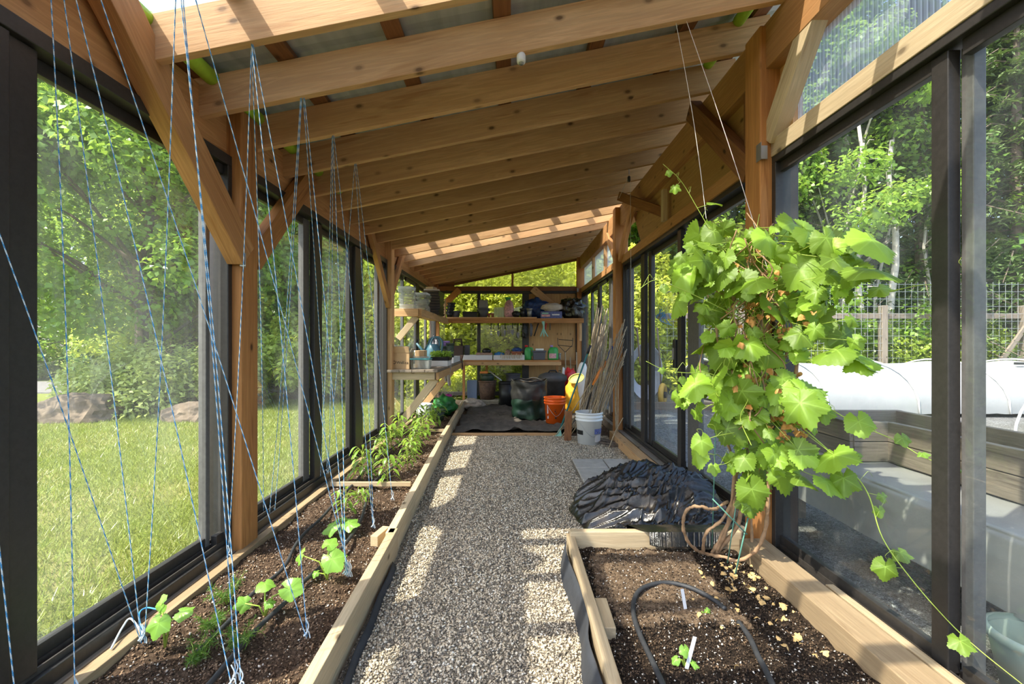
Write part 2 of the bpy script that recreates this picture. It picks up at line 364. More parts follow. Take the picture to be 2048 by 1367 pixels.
def ground_mats():
    # gravel
    m = mat('gravel', (.4,.37,.32), .9, spec=.2); g = N(m); c = g.coords((1,1,1), rand=False)
    wp = g.n('ShaderNodeTexNoise', i_Scale=40, i_Detail=2); g.l(c, wp.inputs[0])
    cc = g.mix(.04, c, wp.outputs[1], 'LINEAR_LIGHT')
    v = g.n('ShaderNodeTexVoronoi', i_Scale=82); g.l(cc, v.inputs[0])
    v2 = g.n('ShaderNodeTexVoronoi', feature='DISTANCE_TO_EDGE', i_Scale=82); g.l(cc, v2.inputs[0])
    sp = g.n('ShaderNodeSeparateColor'); g.l(v.outputs['Color'], sp.inputs[0])
    col = g.ramp(sp.outputs[0], [(0,(.20,.18,.155)), (.25,(.40,.35,.28)), (.5,(.58,.50,.39)), (.72,(.74,.62,.46)), (.9,(.82,.73,.60)), (1,(.88,.84,.76))])
    ed = g.ramp(v2.outputs[0], [(0,(.45,.42,.38)), (.10,(1,1,1))])
    colr = g.mix(1.0, col.outputs[0], ed.outputs[0], 'MULTIPLY')
    big = g.n('ShaderNodeTexNoise', i_Scale=2.2, i_Detail=4); g.l(c, big.inputs[0])
    colr = g.mix(1.0, colr, g.ramp(big.outputs[0], [(.3,(.80,.78,.74)), (.7,(1,1,1))]).outputs[0], 'MULTIPLY')
    g.l(colr, g.b.inputs['Base Color'])
    hh = g.ramp(v2.outputs[0], [(0,(0,0,0)), (.25,(1,1,1))]); ad = g.n('ShaderNodeMath', operation='MULTIPLY_ADD', i_1=.8); g.l(sp.outputs[1], ad.inputs[0]); g.l(hh.outputs[0], ad.inputs[2])
    g.bump(ad.outputs[0], 1.0, .008); M['gravel'] = m
    m2 = m.copy(); m2.name = 'gravel_grey'; M['gravel_grey'] = m2
    for nd in m2.node_tree.nodes:
        if nd.type == 'VALTORGB' and len(nd.color_ramp.elements) == 6:
            for e in nd.color_ramp.elements:
                l = sum(e.color[:3])/3*.8; e.color = (l, l, l*1.0, 1)
    # soil
    for key, base, hi in (('soil', (.10,.064,.042), (.24,.16,.105)), ('soil_dry', (.20,.135,.085), (.36,.26,.17)), ('soil_black', (.035,.024,.017), (.10,.068,.046))):
        m = mat(key, base, .95, spec=.15); g = N(m); c = g.coords((1,1,1), rand=False)
        n1 = g.n('ShaderNodeTexNoise', i_Scale=70, i_Detail=6, i_Roughness=.75); g.l(c, n1.inputs[0])
        n2 = g.n('ShaderNodeTexNoise', i_Scale=9, i_Detail=4); g.l(c, n2.inputs[0])
        a = g.ramp(n1.outputs[0], [(.35, tuple(x*.5 for x in base)), (.5, base), (.68, hi)])
        v = g.n('ShaderNodeTexVoronoi', i_Scale=120); g.l(c, v.inputs[0]); sp = g.n('ShaderNodeSeparateColor'); g.l(v.outputs['Color'], sp.inputs[0])
        sel = g.ramp(sp.outputs[0], [(.90,(0,0,0)), (.92,(1,1,1))]); rd = g.ramp(v.outputs['Distance'], [(.28,(1,1,1)), (.36,(0,0,0))])
        f = g.n('ShaderNodeMath', operation='MULTIPLY'); g.l(sel.outputs[0], f.inputs[0]); g.l(rd.outputs[0], f.inputs[1])
        col = g.mix(f.outputs[0], a.outputs[0], (.72,.64,.54))
        g.l(col, g.b.inputs['Base Color'])
        h = g.n('ShaderNodeMath', operation='ADD'); g.l(n1.outputs[0], h.inputs[0]); g.l(f.outputs[0], h.inputs[1]); g.bump(h.outputs[0], .9, .02)
        M[key] = m
    # lawn earth
    m = mat('lawn', (.30,.38,.08), .95, spec=.1); g = N(m); c = g.coords((1,1,1), rand=False)
    n1 = g.n('ShaderNodeTexNoise', i_Scale=45, i_Detail=8, i_Roughness=.75); g.l(c, n1.inputs[0]); n2 = g.n('ShaderNodeTexNoise', i_Scale=1.1, i_Detail=5); g.l(c, n2.inputs[0])
    a = g.ramp(n1.outputs[0], [(.3,(.09,.12,.02)), (.5,(.21,.25,.05)), (.7,(.36,.37,.10))])
    col = g.mix(g.ramp(n2.outputs[0], [(.45,(0,0,0)), (.65,(.55,.55,.55))]).outputs[0], a.outputs[0], (.38,.33,.14))
    g.l(col, g.b.inputs['Base Color']); g.bump(n1.outputs[0], .8, .03); M['lawn'] = m
    m = mat('forest_floor', (.10,.13,.04), .95); g = N(m); c = g.coords((1,1,1), rand=False)
    n1 = g.n('ShaderNodeTexNoise', i_Scale=3, i_Detail=8, i_Roughness=.8); g.l(c, n1.inputs[0]); g.l(g.ramp(n1.outputs[0], [(.35,(.05,.07,.02)), (.65,(.22,.28,.07))]).outputs[0], g.b.inputs['Base Color']); M['forest_floor'] = m
ground_mats()
def islandmat(key, stops, rough=.9):
    m = mat(key, (.5,.5,.5), rough, spec=.2); g = N(m); geo = g.n('ShaderNodeNewGeometry'); g.l(g.ramp(geo.outputs['Random Per Island'], stops).outputs[0], g.b.inputs['Base Color']); M[key] = m
islandmat('pebbles', [(0,(.17,.145,.115)), (.2,(.33,.275,.205)), (.45,(.52,.43,.31)), (.7,(.66,.54,.38)), (.88,(.76,.66,.50)), (1,(.84,.79,.68))])
islandmat('crumbs', [(0,(.045,.028,.018)), (.45,(.11,.07,.045)), (.74,(.22,.14,.09)), (.93,(.34,.23,.14)), (.94,(.58,.50,.41)), (1,(.74,.68,.60))])
islandmat('crumbs_dark', [(0,(.02,.014,.010)), (.5,(.05,.033,.022)), (.84,(.12,.08,.05)), (.94,(.20,.13,.08)), (.95,(.60,.54,.46)), (1,(.78,.73,.65))])
def sheetmat():
    m = mat('roof_sheet', (.40,.43,.43), .35, .15); g = N(m); tc = g.n('ShaderNodeTexCoord'); mp = g.n('ShaderNodeMapping'); mp.inputs['Scale'].default_value = (22,.6,1); g.l(tc.outputs['Object'], mp.inputs[0])
    n1 = g.n('ShaderNodeTexNoise', i_Scale=1, i_Detail=3); g.l(mp.outputs[0], n1.inputs[0]); g.l(g.ramp(n1.outputs[0], [(.3,(.36,.39,.39)), (.7,(.50,.53,.53))]).outputs[0], g.b.inputs['Base Color']); M['roof_sheet'] = m
sheetmat()
# ================================================================ THE SHELL
XL, XR = -1.55, 1.42           # glass planes
YB = 9.06
bayL = [(-.75, 2.45), (2.61, 5.50), (5.64, 9.0)]
bayR = [(-.75, 2.41), (2.57, 5.66), (5.80, 9.0)]
S = lambda o, name=None: L(o, name, None, None, 'structure')
# ground
g_ = MB().grid(lambda u, v: (-1.6-48*u, -6+60*v, -.01 + .25*max(0, u*48-12)/36), 40, 40).build('lawn_ground', M['lawn'], smooth=True); S(g_, 'sunny mown lawn beside the glasshouse')
S(MB().box(-.9, 1.2, -1, 5.8, -.05, 0).build('floor', M['gravel']), 'gravel path floor down the middle')
S(MB().box(-1.6, 1.5, -1, 9.1, -.2, -.051).build('floor_base', M['soil']), 'earth under the glasshouse')
S(MB().box(1.5, 60, -6, 60, -.12, -.03).build('ground_yard', M['gravel_grey']), 'grey gravel yard outside')
S(MB().box(-30, 1.5, 9.3, 60, -.12, -.02).build('ground_back', M['forest_floor']), 'shaded ground behind the glasshouse')
rd = MB().box(-40, -5.5, 10.6, 13.6, -.02, .02).build('road', M['asphalt']); S(rd, 'grey driveway beyond the lawn')

# posts ----------------------------------------------------------------
def post(x0, x1, y0, y1, z1, lab, mt='cedar'):
    cx, cy = (x0+x1)/2, (y0+y1)/2
    o = lumber('timber_post', (cx, cy, .0), (cx, cy, z1), x1-x0, y1-y0, W[mt+'X'], up=(0,1,0), bevel=.008)
    L(o, lab, 'post', 'posts of the timber frame'); return o
post(-1.60, -1.44, 2.45, 2.61, 2.42, 'square cedar post in the long soil bed, seedling strings hanging beside it', 'cedar')
post(-1.60, -1.44, 5.50, 5.64, 2.42, 'cedar post carrying the near end of the potting bench', 'fir')
post(-1.60, -1.44, 8.98, 9.12, 2.42, 'dark corner post behind the watering can')
post(1.30, 1.46, 2.41, 2.57, 2.84, 'thick orange-brown post with the grape vine growing around it')
post(1.27, 1.43, 5.66, 5.80, 2.84, 'narrow-looking dark cedar post behind the bundles of bamboo canes')
post(1.27, 1.43, 8.98, 9.12, 2.84, 'corner post beside the plywood panel and black sack')
# top beams
def tb(name, p, q, w, t, mt, lab, cat='beam', group=None, up=(0,0,1), **k):
    o = lumber(name, p, q, w, t, W[mt+'X'], up=up, **k); L(o, lab, cat, group); return o
tb('wall_beam', (-1.565, -.8, 2.30), (-1.565, 9.15, 2.30), .09, .27, 'mid', 'long timber beam above the lawn-side windows')
tb('wall_beam', (1.40, -.8, 2.73), (1.40, 9.15, 2.73), .14, .24, 'mid', 'high timber beam under the upper ends of the rafters')
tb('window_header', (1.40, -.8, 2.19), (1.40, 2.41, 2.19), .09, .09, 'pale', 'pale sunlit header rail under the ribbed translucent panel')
tb('window_header', (1.39, 2.57, 2.19), (1.39, 5.66, 2.19), .09, .09, 'mid', 'header rail under the plywood infill panels')
tb('window_header', (1.39, 5.80, 2.19), (1.39, 9.0, 2.19), .09, .09, 'mid', 'header rail in the far bay under small frosted panes')
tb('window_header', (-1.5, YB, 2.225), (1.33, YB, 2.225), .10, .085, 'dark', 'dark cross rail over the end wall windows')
# sills / timbers at the bottom
tb('sill_timber', (-1.43, -.9, .035), (-1.43, 9.0, .035), .05, .08, 'tan', 'pale sill board between the lawn-side glass and soil')
tb('sill_timber', (-1.53, -.9, .02), (-1.53, 9.0, .02), .12, .10, 'grey', 'weathered timber under the lawn-side sliding doors')
tb('sill_timber', (1.235, -.9, .085), (1.235, 2.37, .085), .13, .17, 'tan', 'thick treated timber edging the soil bed below the glass')
tb('sill_timber', (1.365, -.9, .05), (1.365, 2.40, .05), .12, .10, 'grey', 'grey base timber directly under the near yard-side glass')
tb('sill_timber', (1.345, -.9, .13), (1.345, 1.95, .13), .035, .05, 'pale', 'thin pale batten lying in the lower door track', 'batten')
tb('sill_timber', (1.235, 3.7, .05), (1.235, 5.6, .05), .10, .10, 'fir', 'brown base timber beside the concrete pavers')
tb('sill_timber', (1.365, 2.6, .05), (1.365, 9.0, .05), .13, .10, 'grey', 'grey base timber under the far yard-side glass')

# rafters ----------------------------------------------------------------
def rz(x): return 2.29 + .2*(x+1.45)      # underside
sl = math.atan(.2); RT = .184
ry = [1.84+.41*i for i in range(-7, 18)]+[9.085]
ords = {7:'rafter lit bright by the clear roof, strings tied to its underside', 8:'rafter holding a small white round socket', 9:'knotty rafter just behind the one with the white socket', 10:'second rafter behind the one with the white socket',
        11:'third rafter behind the one with the white socket', 12:'fourth rafter behind the one with the white socket', 13:'fifth rafter behind the one with the white socket', 14:'sixth rafter behind the one with the white socket', 15:'seventh rafter behind the one with the white socket',
        16:'last shaded rafter before the sunlit strip at the far end', 17:'first sunlit rafter of the bright far strip', 18:'second sunlit rafter of the bright far strip', 19:'rafter just behind the bright far strip', 20:'shaded rafter two behind the bright far strip', 21:'shaded rafter three behind the bright far strip', 22:'rafter above the potting bench end', 23:'rafter next to the end wall gable', 24:'last full rafter before the gable panes', 25:'end rafter directly above the gable panes'}
for i, y in enumerate(ry):
    if y > 9.2: continue
    n = i
    mt = 'firX'
    c0 = Vector((-1.62, y, rz(-1.62)+RT/2)); c1 = Vector((1.50, y, rz(1.50)+RT/2))
    o = lumber('roof_rafter', c0, c1, .038, RT, W[mt], bevel=.002)
    lab = ords.get(n, 'rafter overhead closest to the viewer, mostly above the picture')
    if n < 7: lab = 'rafter over the near end, ahead of the string-tied one'
    L(o, lab, 'rafter', 'roof rafters' if n < 7 else 'roof rafters in view')
# purlins
for x in (-1.52, -1.10, -.57, -.05, .48, 1.0, 1.42):
    z = rz(x)+RT/math.cos(sl)+.02
    o = lumber('roof_batten', (x, -1.2, z), (x, 9.25, z), .085, .038, W['darkX'], up=(-.2,0,1)); L(o, {-1.52:'brown roof batten at the low eave', -1.10:'brown roof batten one in from the low eave', -.57:'brown roof batten two in from the low eave', -.05:'brown roof batten along the middle of the roof', .48:'brown roof batten just past the middle, towards the high side', 1.0:'brown roof batten one in from the high side', 1.42:'brown roof batten at the high side'}[x], 'batten', 'battens under the roof sheets')
def roofsheet(y0, y1, mt, nm, lab):
    a, b = -1.79, 1.75; mb = MB(); z = lambda x: rz(x)+RT/math.cos(sl)+.041
    nx = 93
    for k in range(nx):
        xa = a+(b-a)*k/nx; xb = a+(b-a)*(k+1)/nx
    ny = max(2, int((y1-y0)/.0575))
    def fn(u, v):
        x = a+(b-a)*v; k = round(u*(ny-1)); y = y0+(y1-y0)*u
        return (x, y, z(x) + (.012 if k % 4 in (1,2) else 0))
    o = mb.grid(fn, ny, 2).build(nm, M[mt], solid=.002); return L(o, lab, None, None, 'structure')
roofsheet(-1.2, 1.98, 'roof_clear', 'ceiling_panel', 'clear ribbed roof sheet over the near end')
roofsheet(1.98, 5.74, 'roof_sheet', 'ceiling', 'opaque grey metal roof sheet')
roofsheet(5.74, 6.62, 'roof_clear', 'ceiling_panel', 'clear roof strip near the far end')
roofsheet(6.62, 9.5, 'roof_sheet', 'ceiling', 'opaque grey metal roof sheet over the bench')
tb('eave_board', (-1.765, -1.2, 2.32), (-1.765, 9.4, 2.32), .03, .16, 'dark', 'eave board along the low side of the roof', 'board')
# lime foam tubes closing the eave between the rafters
for i in range(4, 24):
    ya, yb = ry[i]+.02, ry[i+1]-.02
    if yb > 9: break
    lab = {6:'bright lime foam tube in the eave gap ahead of the sunlit rafter', 7:'lime foam tube in the eave gap behind the sunlit rafter', 8:'lime foam tube in the eave gap behind the rafter with the socket'}.get(i, 'lime foam tube stuffed in a shaded low eave gap')
    o = MB().tube([(-1.455, ya, 2.46), (-1.45, (ya+yb)/2, 2.463), (-1.455, yb, 2.46)], .036, 14).build('foam_tube', M['lime'], smooth=True)
    L(o, lab, 'foam tube', 'lime foam tubes closing the low eave')
    if i in (7, 8, 9):
        o = MB().tube([(1.30, ya, 3.02), (1.30, yb, 3.02)], .033, 12).build('foam_tube', M['lime'], smooth=True)
        L(o, {7:'lime foam tube at the high eave behind the sunlit rafter', 8:'lime foam tube at the high eave behind the socket rafter', 9:'lime foam tube at the high eave above the vine post'}[i], 'foam tube', 'lime foam tubes at the high eave')
# knee braces
def brace(p, q, w, t, lab, mt='mid', up=(1,0,0)):
    return tb('knee_brace', p, q, w, t, mt, lab, 'brace', 'diagonal knee braces', up=up)
brace((-1.455, 2.47, 1.64), (-1.455, 1.50, 2.61), .15, .085, 'long knee brace from the string-side post towards the viewer')
brace((-1.475, 2.60, 1.64), (-1.475, 3.36, 2.40), .13, .065, 'dark brown knee brace on the far side of the same near post', 'cedar')
brace((-1.475, 5.50, 1.62), (-1.475, 4.72, 2.40), .10, .05, 'knee brace in front of the bench post')
brace((-1.475, 5.65, 1.80), (-1.475, 6.25, 2.40), .10, .05, 'small knee brace above the stacked clear containers')
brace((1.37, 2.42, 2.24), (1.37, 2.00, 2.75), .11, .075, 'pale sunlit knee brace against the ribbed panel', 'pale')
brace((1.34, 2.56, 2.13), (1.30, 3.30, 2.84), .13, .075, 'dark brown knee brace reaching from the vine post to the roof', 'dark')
brace((1.33, 5.66, 2.20), (1.33, 5.02, 2.72), .10, .05, 'thin knee brace by the hanging pulley')
brace((1.33, 5.82, 2.20), (1.33, 6.40, 2.66), .09, .05, 'knee brace in the far bay beside a frosted pane')
brace((.40, 8.97, 2.22), (.92, 8.97, 1.78), .14, .05, 'diagonal brace in front of the plywood above the grey cloth bundle', 'fir', up=(0,1,0))
brace((-1.42, 8.97, 1.82), (-1.02, 8.97, 2.20), .12, .05, 'short dark brace over the black flower pots', 'cedar', up=(0,1,0))
# loose prop
tb('loose_board', P(1239, 392, 4.9), P(1352, 434, 4.15), .04, .09, 'dark', 'short dark board hinged out from the plywood panel', 'board')
tb('prop_block', (1.34, 4.05, 2.24), (1.34, 4.05, 2.52), .04, .06, 'pale', 'upright pale block holding the short dark board', 'board', up=(0,1,0))

# metal brackets
def bracket(p, lab, sx=1):
    b = MB().box(p[0]-.003, p[0], p[1]-.03, p[1]+.02, p[2]-.05, p[2]+.04); b.box(p[0], p[0]+.03*sx, p[1]-.032, p[1]-.029, p[2]-.05, p[2]+.02)
    o = b.build('angle_bracket', M['steel'], bevel=.001)
    L(o, lab, 'bracket', 'galvanised angle brackets')
bracket((1.297, 2.42, 2.18), 'galvanised bracket on the vine post under the pale brace')
bracket((1.265, 8.97, 2.20), 'small galvanised bracket in the far corner by the black sack')
bracket((-1.436, 2.46, 1.63), 'grey bracket at the foot of the long near knee brace')
# socket on rafter
so_ = thing('ceiling_socket', (.03, 2.23, 2.60), 'small round white socket under a rafter', 'socket')
MB().lathe([(.02,0),(.022,.01),(.022,.035),(.015,.05)], (.045,2.25,rz(.045)-.045), 16, cap1=True).build('socket_body', M['white_plastic'], so_, True)
MB().lathe([(.012,0),(.012,.01)], (.045,2.25,rz(.045)-.052), 12, cap1=True).build('socket_ring', M['steel'], so_, True)

# sliding doors ----------------------------------------------------------------
Z0, Z1 = .10, 2.145
dn = [0]
def sliding(x, y0, y1, stiles, lab, handle=None, inner=1, z0=Z0):
    """stiles: list of (ya, yb, material, inset) verticals between the panes"""
    dn[0] += 1
    r = thing('door_%d' % dn[0], (x, (y0+y1)/2, z0), lab, 'sliding door', None, 'structure')
    s = inner
    fr = MB()
    fr.box(x-.06, x+.06, y0, y1, z0-.035, z0+.02); fr.box(x-.06, x+.06, y0, y1, Z1-.035, Z1+.02)
    fr.box(x-.06, x+.06, y0, y0+.035, z0+.02, Z1-.035); fr.box(x-.06, x+.06, y1-.035, y1, z0+.02, Z1-.035)
    fr.build('frame', M['frame'], r, bevel=.003)
    tr = MB()
    for dx in (-.035, 0, .035): tr.box(x+dx-.003, x+dx+.003, y0+.035, y1-.035, z0+.02, z0+.042)
    tr.build('track', M['track'], r)
    edges = [y0+.035] + [v for st in stiles for v in (st[0], st[1])] + [y1-.035]
    for k, st in enumerate(stiles):
        ins = s*st[3]
        MB().box(x+ins-.02, x+ins+.02, st[0], st[1], z0+.03, Z1-.04).build('stile', M[st[2]], r, bevel=.003)
    for k in range(0, len(edges), 2):
        a, b = edges[k], edges[k+1]
        if b-a < .05: continue
        ins = s*(.02 if (k//2) % 2 else -.02)
        sr = MB(); sr.box(x+ins-.015, x+ins+.015, a, b, z0+.022, z0+.085); sr.box(x+ins-.015, x+ins+.015, a, b, Z1-.085, Z1-.036); sr.build('sash_rail', M['frame'], r, bevel=.002)
        pg = MB(); pg.add([(x+ins, a-.005, z0+.08), (x+ins, b+.005, z0+.08), (x+ins, b+.005, Z1-.08), (x+ins, a-.005, Z1-.08)], [(0,1,2,3)])
        pg.build('glass_pane', M['window_glass'], r)
    if handle:
        hy, hz = handle
        h = MB(); h.box(x+s*.03-.02, x+s*.03+.02, hy-.03, hy+.03, hz-.12, hz+.12)
        ho = h.build('handle', M['black_plastic'], r, bevel=.006)
        MB().box(x+s*.055-.006, x+s*.055+.006, hy-.012, hy+.012, hz-.05, hz+.05).build('latch', M['steel' if hy > 2 else 'dark_metal'], ho, bevel=.002)
    return r
sliding(XL, *bayL[0], [(.35,.42,'frame',.02), (1.13,1.25,'frame',.0), (1.25,1.37,'frame',.035), (1.37,1.465,'frame',.02), (2.33,2.36,'frame_grey',-.02)], 'sliding glass door nearest on the lawn side', (1.30, 1.10))
sliding(XL, *bayL[1], [(3.42,3.52,'frame_grey',-.02), (3.52,3.66,'frame',.02), (4.36,4.44,'frame',-.01), (4.44,4.66,'frame',.02), (5.30,5.38,'frame_grey',-.02)], 'sliding glass door in the middle lawn-side bay with a chrome latch', (4.50, 1.12))
sliding(XL, *bayL[2], [(6.55,6.60,'frame_grey',-.02), (7.25,7.50,'frame',.02), (8.3,8.38,'frame_grey',-.02)], 'sliding glass door behind the potting bench', (7.38, 1.10))
sliding(XR, *bayR[0], [(.30,.37,'frame',.02), (1.415,1.455,'frame_grey',-.02), (1.455,1.515,'frame',.02)], 'sliding glass door nearest on the yard side, vine in front', None, -1)
sliding(XR, *bayR[1], [(3.50,3.72,'frame_grey',-.02), (3.76,3.84,'frame',.02), (4.66,4.76,'frame',-.01), (4.80,4.93,'frame',.02), (5.50,5.56,'frame_grey',-.02)], 'sliding glass door in the middle yard-side bay with a black pull', (3.90, 1.08), -1)
sliding(XR, *bayR[2], [(6.55,6.75,'frame_grey',-.02), (7.25,7.42,'frame',.02), (8.2,8.3,'frame_grey',-.02)], 'sliding glass door behind the bamboo canes', None, -1)
# end wall windows
dn[0] += 1
bw = thing('window_%d' % dn[0], (0, YB, .15), 'wide black-framed window in the end wall', 'window', None, 'structure')
fr = MB()
x0, x1 = -1.52, .33
fr.box(x0, 1.30, YB-.04, YB+.05, .13, .20); fr.box(x0, 1.30, YB-.04, YB+.05, 2.13, 2.185)
fr.box(x0, x0+.05, YB-.04, YB+.05, .2, 2.13); fr.box(1.25, 1.30, YB-.04, YB+.05, .2, 2.13)
fr.build('frame', M['frame'], bw, bevel=.003)
MB().box(-.685, -.62, YB-.03, YB+.03, .2, 2.13).build('stile', M['frame'], bw, bevel=.003)
MB().box(.20, .33, YB-.045, YB+.03, .2, 2.13).build('stile', M['frame'], bw, bevel=.003)
for a, b in ((-1.47, -.685), (-.62, .20)):
    MB().add([(a, YB, .2), (b, YB, .2), (b, YB, 2.13), (a, YB, 2.13)], [(0,1,2,3)]).build('glass_pane', M['window_glass'], bw)
o = MB().box(.33, 1.25, YB+.0, YB+.02, .2, 2.13).build('wall_panel', W['plyZ']); L(o, 'plywood sheet filling the end wall behind the long-handled rakes', None, None, 'structure')
# gable glazing
def zr(x): return rz(x)-.005
gp = thing('window_%d' % (dn[0]+1), (0, YB, 2.27), 'greenish ribbed gable pane under the end rafter', 'window', None, 'structure')
for a, b in ((-1.13, -.005), (.025, 1.25)):
    MB().add([(a, YB, 2.265), (b, YB, 2.265), (b, YB, zr(b)-.02), (a, YB, max(2.30, zr(a)-.02))], [(0,1,2,3)]).build('pane', M['gable_poly'], gp)
MB().box(-.01, .03, YB-.02, YB+.02, 2.265, zr(0)-.02).build('mullion', W['cedarZ'], gp)
MB().add([(-1.5, YB-.02, 2.26), (-1.13, YB-.02, 2.26), (-1.13, YB-.02, 2.36), (-1.5, YB-.02, 2.28)], [(0,1,2,3)]).build('corner_board', W['darkX'], gp, solid=.02)
MB().beam((-1.5, YB, zr(-1.5)-.03), (1.30, YB, zr(1.30)-.03), .04, .05).build('top_rail', W['darkX'], gp)
# right upper infill: ribbed polycarbonate near, ply middle, frosted far
o = MB().add([(1.43, -.75, 2.23), (1.43, 2.42, 2.23), (1.43, 2.42, 2.64), (1.43, -.75, 2.64)], [(0,1,2,3)]).build('wall_panel', M['wall_poly']); L(o, 'ribbed translucent panel above the near yard-side glass', None, None, 'structure')
o = MB().box(1.405, 1.455, 2.30, 2.42, 2.23, 2.63).build('trim_1', W['firZ']); L(o, 'short stud beside the ribbed panel', None, None, 'structure')
pl = MB(); 
pl.add([(1.40, 2.57, 2.23), (1.40, 4.95, 2.23), (1.40, 5.25, 2.62), (1.40, 2.57, 2.62)], [(0,1,2,3)])
o = pl.build('wall_panel', W['ply'], solid=.015); L(o, 'knotty plywood infill above the middle yard-side door', None, None, 'structure')
for ya, yb in ((5.90, 6.75), (6.85, 7.75), (7.85, 8.9)):
    o = MB().add([(1.40, ya, 2.23), (1.40, yb, 2.23), (1.40, yb, 2.62), (1.40, ya, 2.62)], [(0,1,2,3)]).build('wall_panel', M['frosted_poly']); L(o, 'frosted pane high in the far yard-side bay', None, None, 'structure')
for ya in (5.85, 6.80, 7.80):
    o = MB().box(1.36, 1.42, ya-.03, ya+.03, 2.23, 2.62).build('trim_2', W['firZ']); L(o, None, None, None, 'structure')
# studs in corner near post
for (ya, za) in ((2.72, 2.235),):
    o = MB().box(1.34, 1.38, 2.60, 2.66, 2.235, 2.62).build('trim_3', W['darkZ']); S(o)

# ================================================================ BEDS
def soilbed(fn_x0, fn_x1, y0, y1, z, mt, name, lab, amp=.018, step=.022):
    ny = int((y1-y0)/step); nx = 60
    def f(u, v):
        y = y0+(y1-y0)*u; x = fn_x0(y)+(fn_x1(y)-fn_x0(y))*v
        return (x, y, z + amp*fbm((x, y, z), 7, 4) + .012*fbm((x, y, 3), 28, 3))
    o = MB().grid(f, ny, nx).build(name, mt, smooth=True); L(o, lab, 'soil', None, 'stuff'); return o
xs = [(-1, -.56), (1.2, -.575), (2.6, -.66), (3.6, -.755), (5.1, -.765), (5.9, -.79), (7.2, -.85), (8.3, -.87)]
def bx(y):
    for (a, xa), (b, xb) in zip(xs, xs[1:]):
        if y <= b: return xa+(xb-xa)*(y-a)/(b-a)
    return xs[-1][1]
soilbed(lambda y: -1.46, lambda y: bx(y)-.02, -.8, 8.3, .045, M['soil'], 'bed_soil', 'dark crumbly soil of the long planting bed')
def bboard(p, q, lab, mt='pale', w=.045, t=.16, z=.065):
    return tb('bed_board', (p[0], p[1], z), (q[0], q[1], z), w, t, mt, lab, 'board', 'boards edging the soil beds')
bboard((-.56, -1), (-.657, 2.56), 'sunlit bed edging board nearest beside the gravel')
bboard((-.665, 2.50), (-.765, 5.0), 'bed edging board in the middle of the long bed')
bboard((-.77, 4.95), (-.86, 8.2), 'far bed edging board running under the potting bench')
bboard((-.85, 8.22), (-1.4, 8.22), 'end board closing the long bed')
for y, lab in ((3.55, 'thin white cross strip ahead of the leafy pepper plants'), (5.70, 'thin white cross strip behind the pepper plants')):
    o = lumber('cross_strip', (-1.40, y, .085), (bx(y)-.03, y, .085), .02, .035, W['paleX']); L(o, lab, 'strip', 'cross strips in the long bed')
for (x, y, r, lab) in ((-.735, 2.62, .1, 'small cleat block against the bed edging by the string knot'),):
    o = lumber('cleat', (x-.03, y-.07, .075), (x+.0, y+.07, .075), .045, .06, W['paleX']); L(o, lab, 'block')
# near right bed
RX = .315
soilbed(lambda y: RX+.02, lambda y: 1.18, -.8, 2.48, .085, M['soil_black'], 'bed_soil', 'black potting soil of the bed under the vine')
# a drier patch of soil in the far corner
def dry(u, v):
    x = .34+.62*v; y = 1.72+.74*u; e = min(u, 1-u, v, 1-v)*8
    return (x, y, .092 + .018*fbm((x, y, .085), 7, 4) + .012*fbm((x, y, 3), 28, 3) + (-.02 if e < .6+.5*nz((x, y, 1), 9) else .006))
o = MB().grid(dry, 60, 50).build('dry_soil', M['soil_dry'], smooth=True); L(o, 'light brown dry soil in the corner of the vine bed', 'soil', None, 'stuff')
lumber_ = tb('bed_board', (RX, -.9, .10), (RX, 2.49, .10), .04, .09, 'pale', 'pale top board along the path side of the vine bed', 'board', 'boards edging the soil beds')
tb('bed_board', (RX-.005, 2.47, .10), (1.22, 2.47, .10), .045, .14, 'pale', 'pale end board of the vine bed, black plastic hanging over it', 'board', 'boards edging the soil beds')
o = lumber('cleat', (RX+.045, 1.70, .10), (RX+.05, 1.90, .10), .05, .05, W['paleX']); L(o, 'short wooden cleat inside the vine bed corner', 'block')
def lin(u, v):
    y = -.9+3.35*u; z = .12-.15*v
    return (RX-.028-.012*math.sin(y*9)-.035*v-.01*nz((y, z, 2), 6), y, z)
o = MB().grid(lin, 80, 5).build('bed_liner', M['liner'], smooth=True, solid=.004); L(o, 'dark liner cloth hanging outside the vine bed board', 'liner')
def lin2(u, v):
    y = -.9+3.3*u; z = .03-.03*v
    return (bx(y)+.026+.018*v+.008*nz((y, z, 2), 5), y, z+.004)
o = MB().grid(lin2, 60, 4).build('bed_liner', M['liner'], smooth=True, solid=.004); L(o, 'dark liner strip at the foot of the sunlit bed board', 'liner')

# pavers
k = 0
pl_ = [['paver by the far gravel, path side','paver by the far gravel, glass side'],['second-row paver, path side','second-row paver, glass side'],['third-row paver, path side','third-row paver, partly under black plastic'],['fourth-row paver beside the black plastic','fourth-row paver under the black plastic']]
for r in range(4):
    for c in range(2):
        x = .60+c*.305; y = 4.42-r*.33
        o = MB().box(x+.02*r*0, x+.295, y-.155+.005, y+.16, -.03, .018).build('concrete_paver', M['concrete'], bevel=.006)
        o.rotation_euler = (0, 0, .01*(c-.5)); L(o, 'square concrete ' + pl_[r][c], 'paver', 'concrete pavers')
